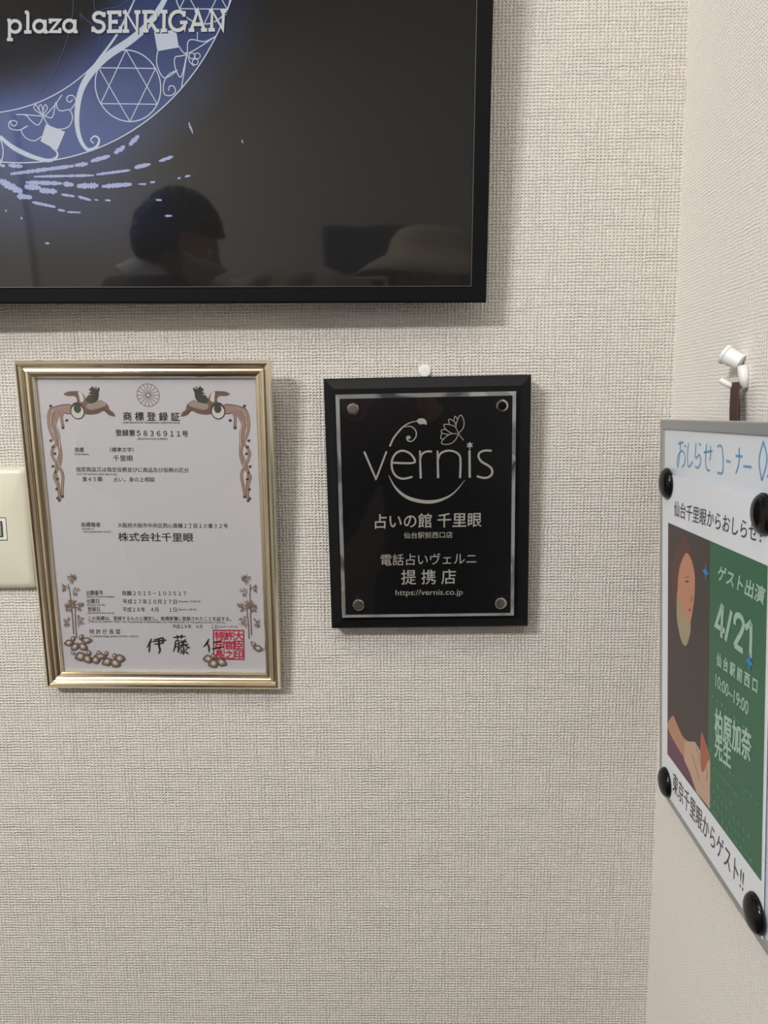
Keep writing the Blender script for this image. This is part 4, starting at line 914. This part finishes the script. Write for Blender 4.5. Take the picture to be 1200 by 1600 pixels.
# photographer in a bucket hat holding a phone
hr = Matrix.Rotation(math.radians(14), 3, 'Z') @ Matrix.Rotation(math.radians(9), 3, 'X')
hc = Vector((.110, -1.10, 1.475)); pb = Vector((.12, -1.16, 0))
arms = [((-.05, -1.15, 1.24), (-.17, -1.06, 1.00), (-.090, -.830, 1.30), (.25, .75, .75), (.2, -.9, .6), (1, .2, 0), .75), ((.29, -1.15, 1.24), (.30, -1.02, 1.00), (.050, -.830, 1.30), (-.25, .75, .75), (-.2, -.9, .6), (-1, .2, 0), .75)]
ph_, T, q, k, rt, fw, inv = person('photographer in a beige bucket hat and dark jacket, holding up a white phone', pb, 1.56, 0, hc, hr, arms, skin, .95)
jk = mat('charcoal_jacket', (44, 47, 48), .8, noise=.25, nscale=350)
j = MB()
loft(j, [(q(0, 0, z), rt * (a * k), fw * (c * k)) for z, a, c in ((.74, .20, .16), (.92, .195, .15), (1.05, .18, .14), (1.2, .185, .14), (1.33, .19, .13), (1.41, .155, .10), (1.47, .085, .08))])
for sh, el, wr, *_ in arms:
    a0, a1, a2 = inv @ Vector(sh), inv @ Vector(el), inv @ Vector(wr); limb(j, [a0, (a0 + a1) / 2, a1, a1 * .12 + a2 * .88], [.070, .060, .053, .040])
fuse('jacket', j, jk, ph_, .010, 5)
j = MB()
for s in (-1, 1): limb(j, [q(s * .092, 0, .90), q(s * .102, .010, .48), q(s * .102, -.012, .07)], [.112, .082, .066])
fuse('trousers', j, mat('dark_trousers', (38, 36, 40), .8), ph_, .010, 4)
for s in (-1, 1):
    j = MB(); limb(j, [q(s * .102, -.05, .045), q(s * .102, .05, .045), q(s * .106, .15, .033)], [.042, .044, .033]); fuse('shoe', j, mat('canvas_shoe', (60, 58, 58), .8), ph_, .008, 3)
cap_patch(T, lambda d: d.z > .35 - (1.0 if d.y < .2 else 0) + (.0 if d.y < -.3 else .25 * (d.y > .2)), lambda d: .009, .004, rnd).build('hair', mat('dark_brown_hair', (38, 28, 25), .6, noise=.3, nscale=900), ph_)
hat = MB(); v = []; N_ = 40
for (r, z) in ((.012, .122), (.050, .121), (.080, .114), (.094, .098), (.102, .070), (.108, .060), (.150, .034), (.192, .002), (.190, -.001), (.148, .030), (.104, .055), (.098, .066), (.089, .096), (.050, .116), (.012, .117)):
    for i in range(N_):
        t = 2 * math.pi * i / N_; wv = .006 * math.sin(3 * t + 1) * max(0, (r - .1) / .08); v.append(T @ Vector((r * .93 * math.cos(t), r * 1.05 * math.sin(t), z + wv)))
f = [(a * N_ + i, a * N_ + (i + 1) % N_, (a + 1) * N_ + (i + 1) % N_, (a + 1) * N_ + i) for a in range(14) for i in range(N_)] + [tuple(range(N_)), tuple(14 * N_ + i for i in range(N_))]
hat.add(v, f); hat.build('bucket_hat', mat('beige_cotton', (198, 184, 164), .85, noise=.08, nscale=300), ph_, smooth=True)
# phone
ph = thing('smartphone', 'white smartphone held up towards the wall, seen reflected at the bottom of the television', 'phone', loc=(-.024, -.739, 1.416))
mb = MB(); mb.box((-.034, -.004, -.072), (.034, .004, .072)); mb.build('phone_body', mat('phone_white', (226, 226, 228), .25, coat=.5), ph, bevel=.0035, segs=3)
mb = MB(); mb.box((-.031, -.0046, -.069), (.031, -.0041, .069)); mb.build('phone_screen', mat('phone_glass', (12, 12, 14), .08), ph)
mb = MB(); mb.box((.006, .0042, .054), (.026, .0056, .066)); mb.build('lens_island', mat('lens_black', (14, 14, 16), .15), ph, bevel=.001)
# far side of the room
fly = MB(); n = 14; v = []
for i in range(n + 1):
    for jj in range(7):
        x = -.165 + .33 * i / n; z = -.0 + .165 * jj / 6; v.append((x + .012 * (jj / 6) * (1 if i > n / 2 else -.3), .012 + .006 * math.sin(i * .9 + jj * .5), z + .004 * math.sin(i * .8)))
f = [(i * 7 + jj, (i + 1) * 7 + jj, (i + 1) * 7 + jj + 1, i * 7 + jj + 1) for i in range(n) for jj in range(6)]
fly.add(v, f); o = fly.build('wall_flyer', mat('navy_print', (72, 72, 98), .5, noise=.35, nscale=24), None, smooth=True); o.location = (-.03, FAR + .002, 1.552)
o.modifiers.new('t', 'SOLIDIFY').thickness = .0006
tag(o, 'curling navy blue flyer on the far wall, seen as a reflection in the television', 'flyer')
dv = thing('room_divider', 'low wood-framed room divider by the far wall under the navy flyer', 'divider', loc=(-.42, -2.22, 0))
wd = mat('divider_wood', (128, 104, 82), .6, noise=.15, nscale=20)
for x in (-.46, .46):
    mb = MB(); mb.box((x - .02, -.02, 0), (x + .02, .02, 1.50)); mb.build('post', wd, dv, bevel=.003)
mb = MB(); mb.box((-.44, -.008, .06), (.44, .008, 1.48)); mb.build('panel', mat('divider_fabric', (150, 140, 126), .9), dv)
mb = MB(); mb.box((-.48, -.018, 1.48), (.48, .018, 1.51)); mb.build('top_rail', wd, dv, bevel=.003)
cl = MB(); v = []; nx, ny = 60, 30
for i in range(nx + 1):
    for jj in range(ny + 1):
        x = -.52 + 1.06 * i / nx; t = jj / ny; s = t * .9
        if s < .38: y = .034; z = 1.15 + s
        elif s < .46: a_ = (s - .38) / .08 * math.pi; y = .034 * math.cos(a_); z = 1.53 + .02 * math.sin(a_)
        else: y = -.034; z = 1.53 - (s - .46)
        y += math.copysign(1, y) * (.010 * math.sin(x * 17 + z * 9) + .008 * math.sin(x * 41 - z * 23) + .012); z += .014 * math.sin(x * 11) + .009 * math.sin(x * 29 + 1)
        v.append((x, y, z))
f = [(i * (ny + 1) + jj, (i + 1) * (ny + 1) + jj, (i + 1) * (ny + 1) + jj + 1, i * (ny + 1) + jj + 1) for i in range(nx) for jj in range(ny)]
cl.add(v, f); o = cl.build('draped_blanket', mat('beige_blanket', (168, 158, 144), .9, noise=.2, nscale=18), None, smooth=True); o.location = (-.42, -2.22, 0)
o.modifiers.new('t', 'SOLIDIFY').thickness = .004
tag(o, 'rumpled beige blanket draped over the room divider by the far wall', 'blanket')
mb = MB(); mb.box((-2.15, FAR, 0), (-1.29, FAR + .04, 2.1)); dr = struct(mb.build('door_1', mat('door_cream', (232, 230, 222), .4), None, bevel=.003))
mb = MB(); mb.tube([(-1.37, FAR + .04, 1.0), (-1.37, FAR + .09, 1.0), (-1.49, FAR + .09, 1.0)], .009, 10); mb.build('door_handle', chrome, dr, smooth=True)

# ------------------------------------------------------------------ ceiling downlights and the added fill panel
lm = mat('lamp_diffuser', (255, 250, 240), .5, emit=(255, 248, 236), estr=6.0); rimm = mat('lamp_rim', (235, 235, 232), .4)
for i, x in enumerate((-1.42, -1.12)):
    t = thing('downlight', ['round recessed ceiling downlight, left one of the pair', 'round recessed ceiling downlight, right one of the pair'][i], 'ceiling light', loc=(x, -1.86, ZC))
    mb = MB(); mb.lathe([(.1, 0), (.1, -.012), (.09, -.016), (.088, -.004)], (0, 0, 0), (0, 0, 1), 32); mb.build('rim', rimm, t)
    mb = MB(); mb.lathe([(.086, -.017), (.086, -.0175)], (0, 0, 0), (0, 0, 1), 32); mb.build('diffuser', lm, t)
t = thing('added_fill_panel', 'wide rectangular fill light added at the ceiling, out of view', 'ceiling light', loc=(-.25, -1.0, ZC))  # unseen fitting added to house the fill lamp
mb = MB(); mb.box((-.67, -.37, -.016), (.67, .37, -.0)); mb.build('housing', rimm, t, bevel=.003)
mb = MB(); mb.box((-.65, -.35, -.018), (.65, .35, -.0165)); mb.build('diffuser', mat('fill_panel_diffuser', (255, 250, 240), .5, emit=(255, 248, 236), estr=1.2), t)
for o in COL.objects:
    if o.parent and o.name.split('.')[0] in PRINTS: o['kind'] = 'stuff'
bpy.context.view_layer.update()
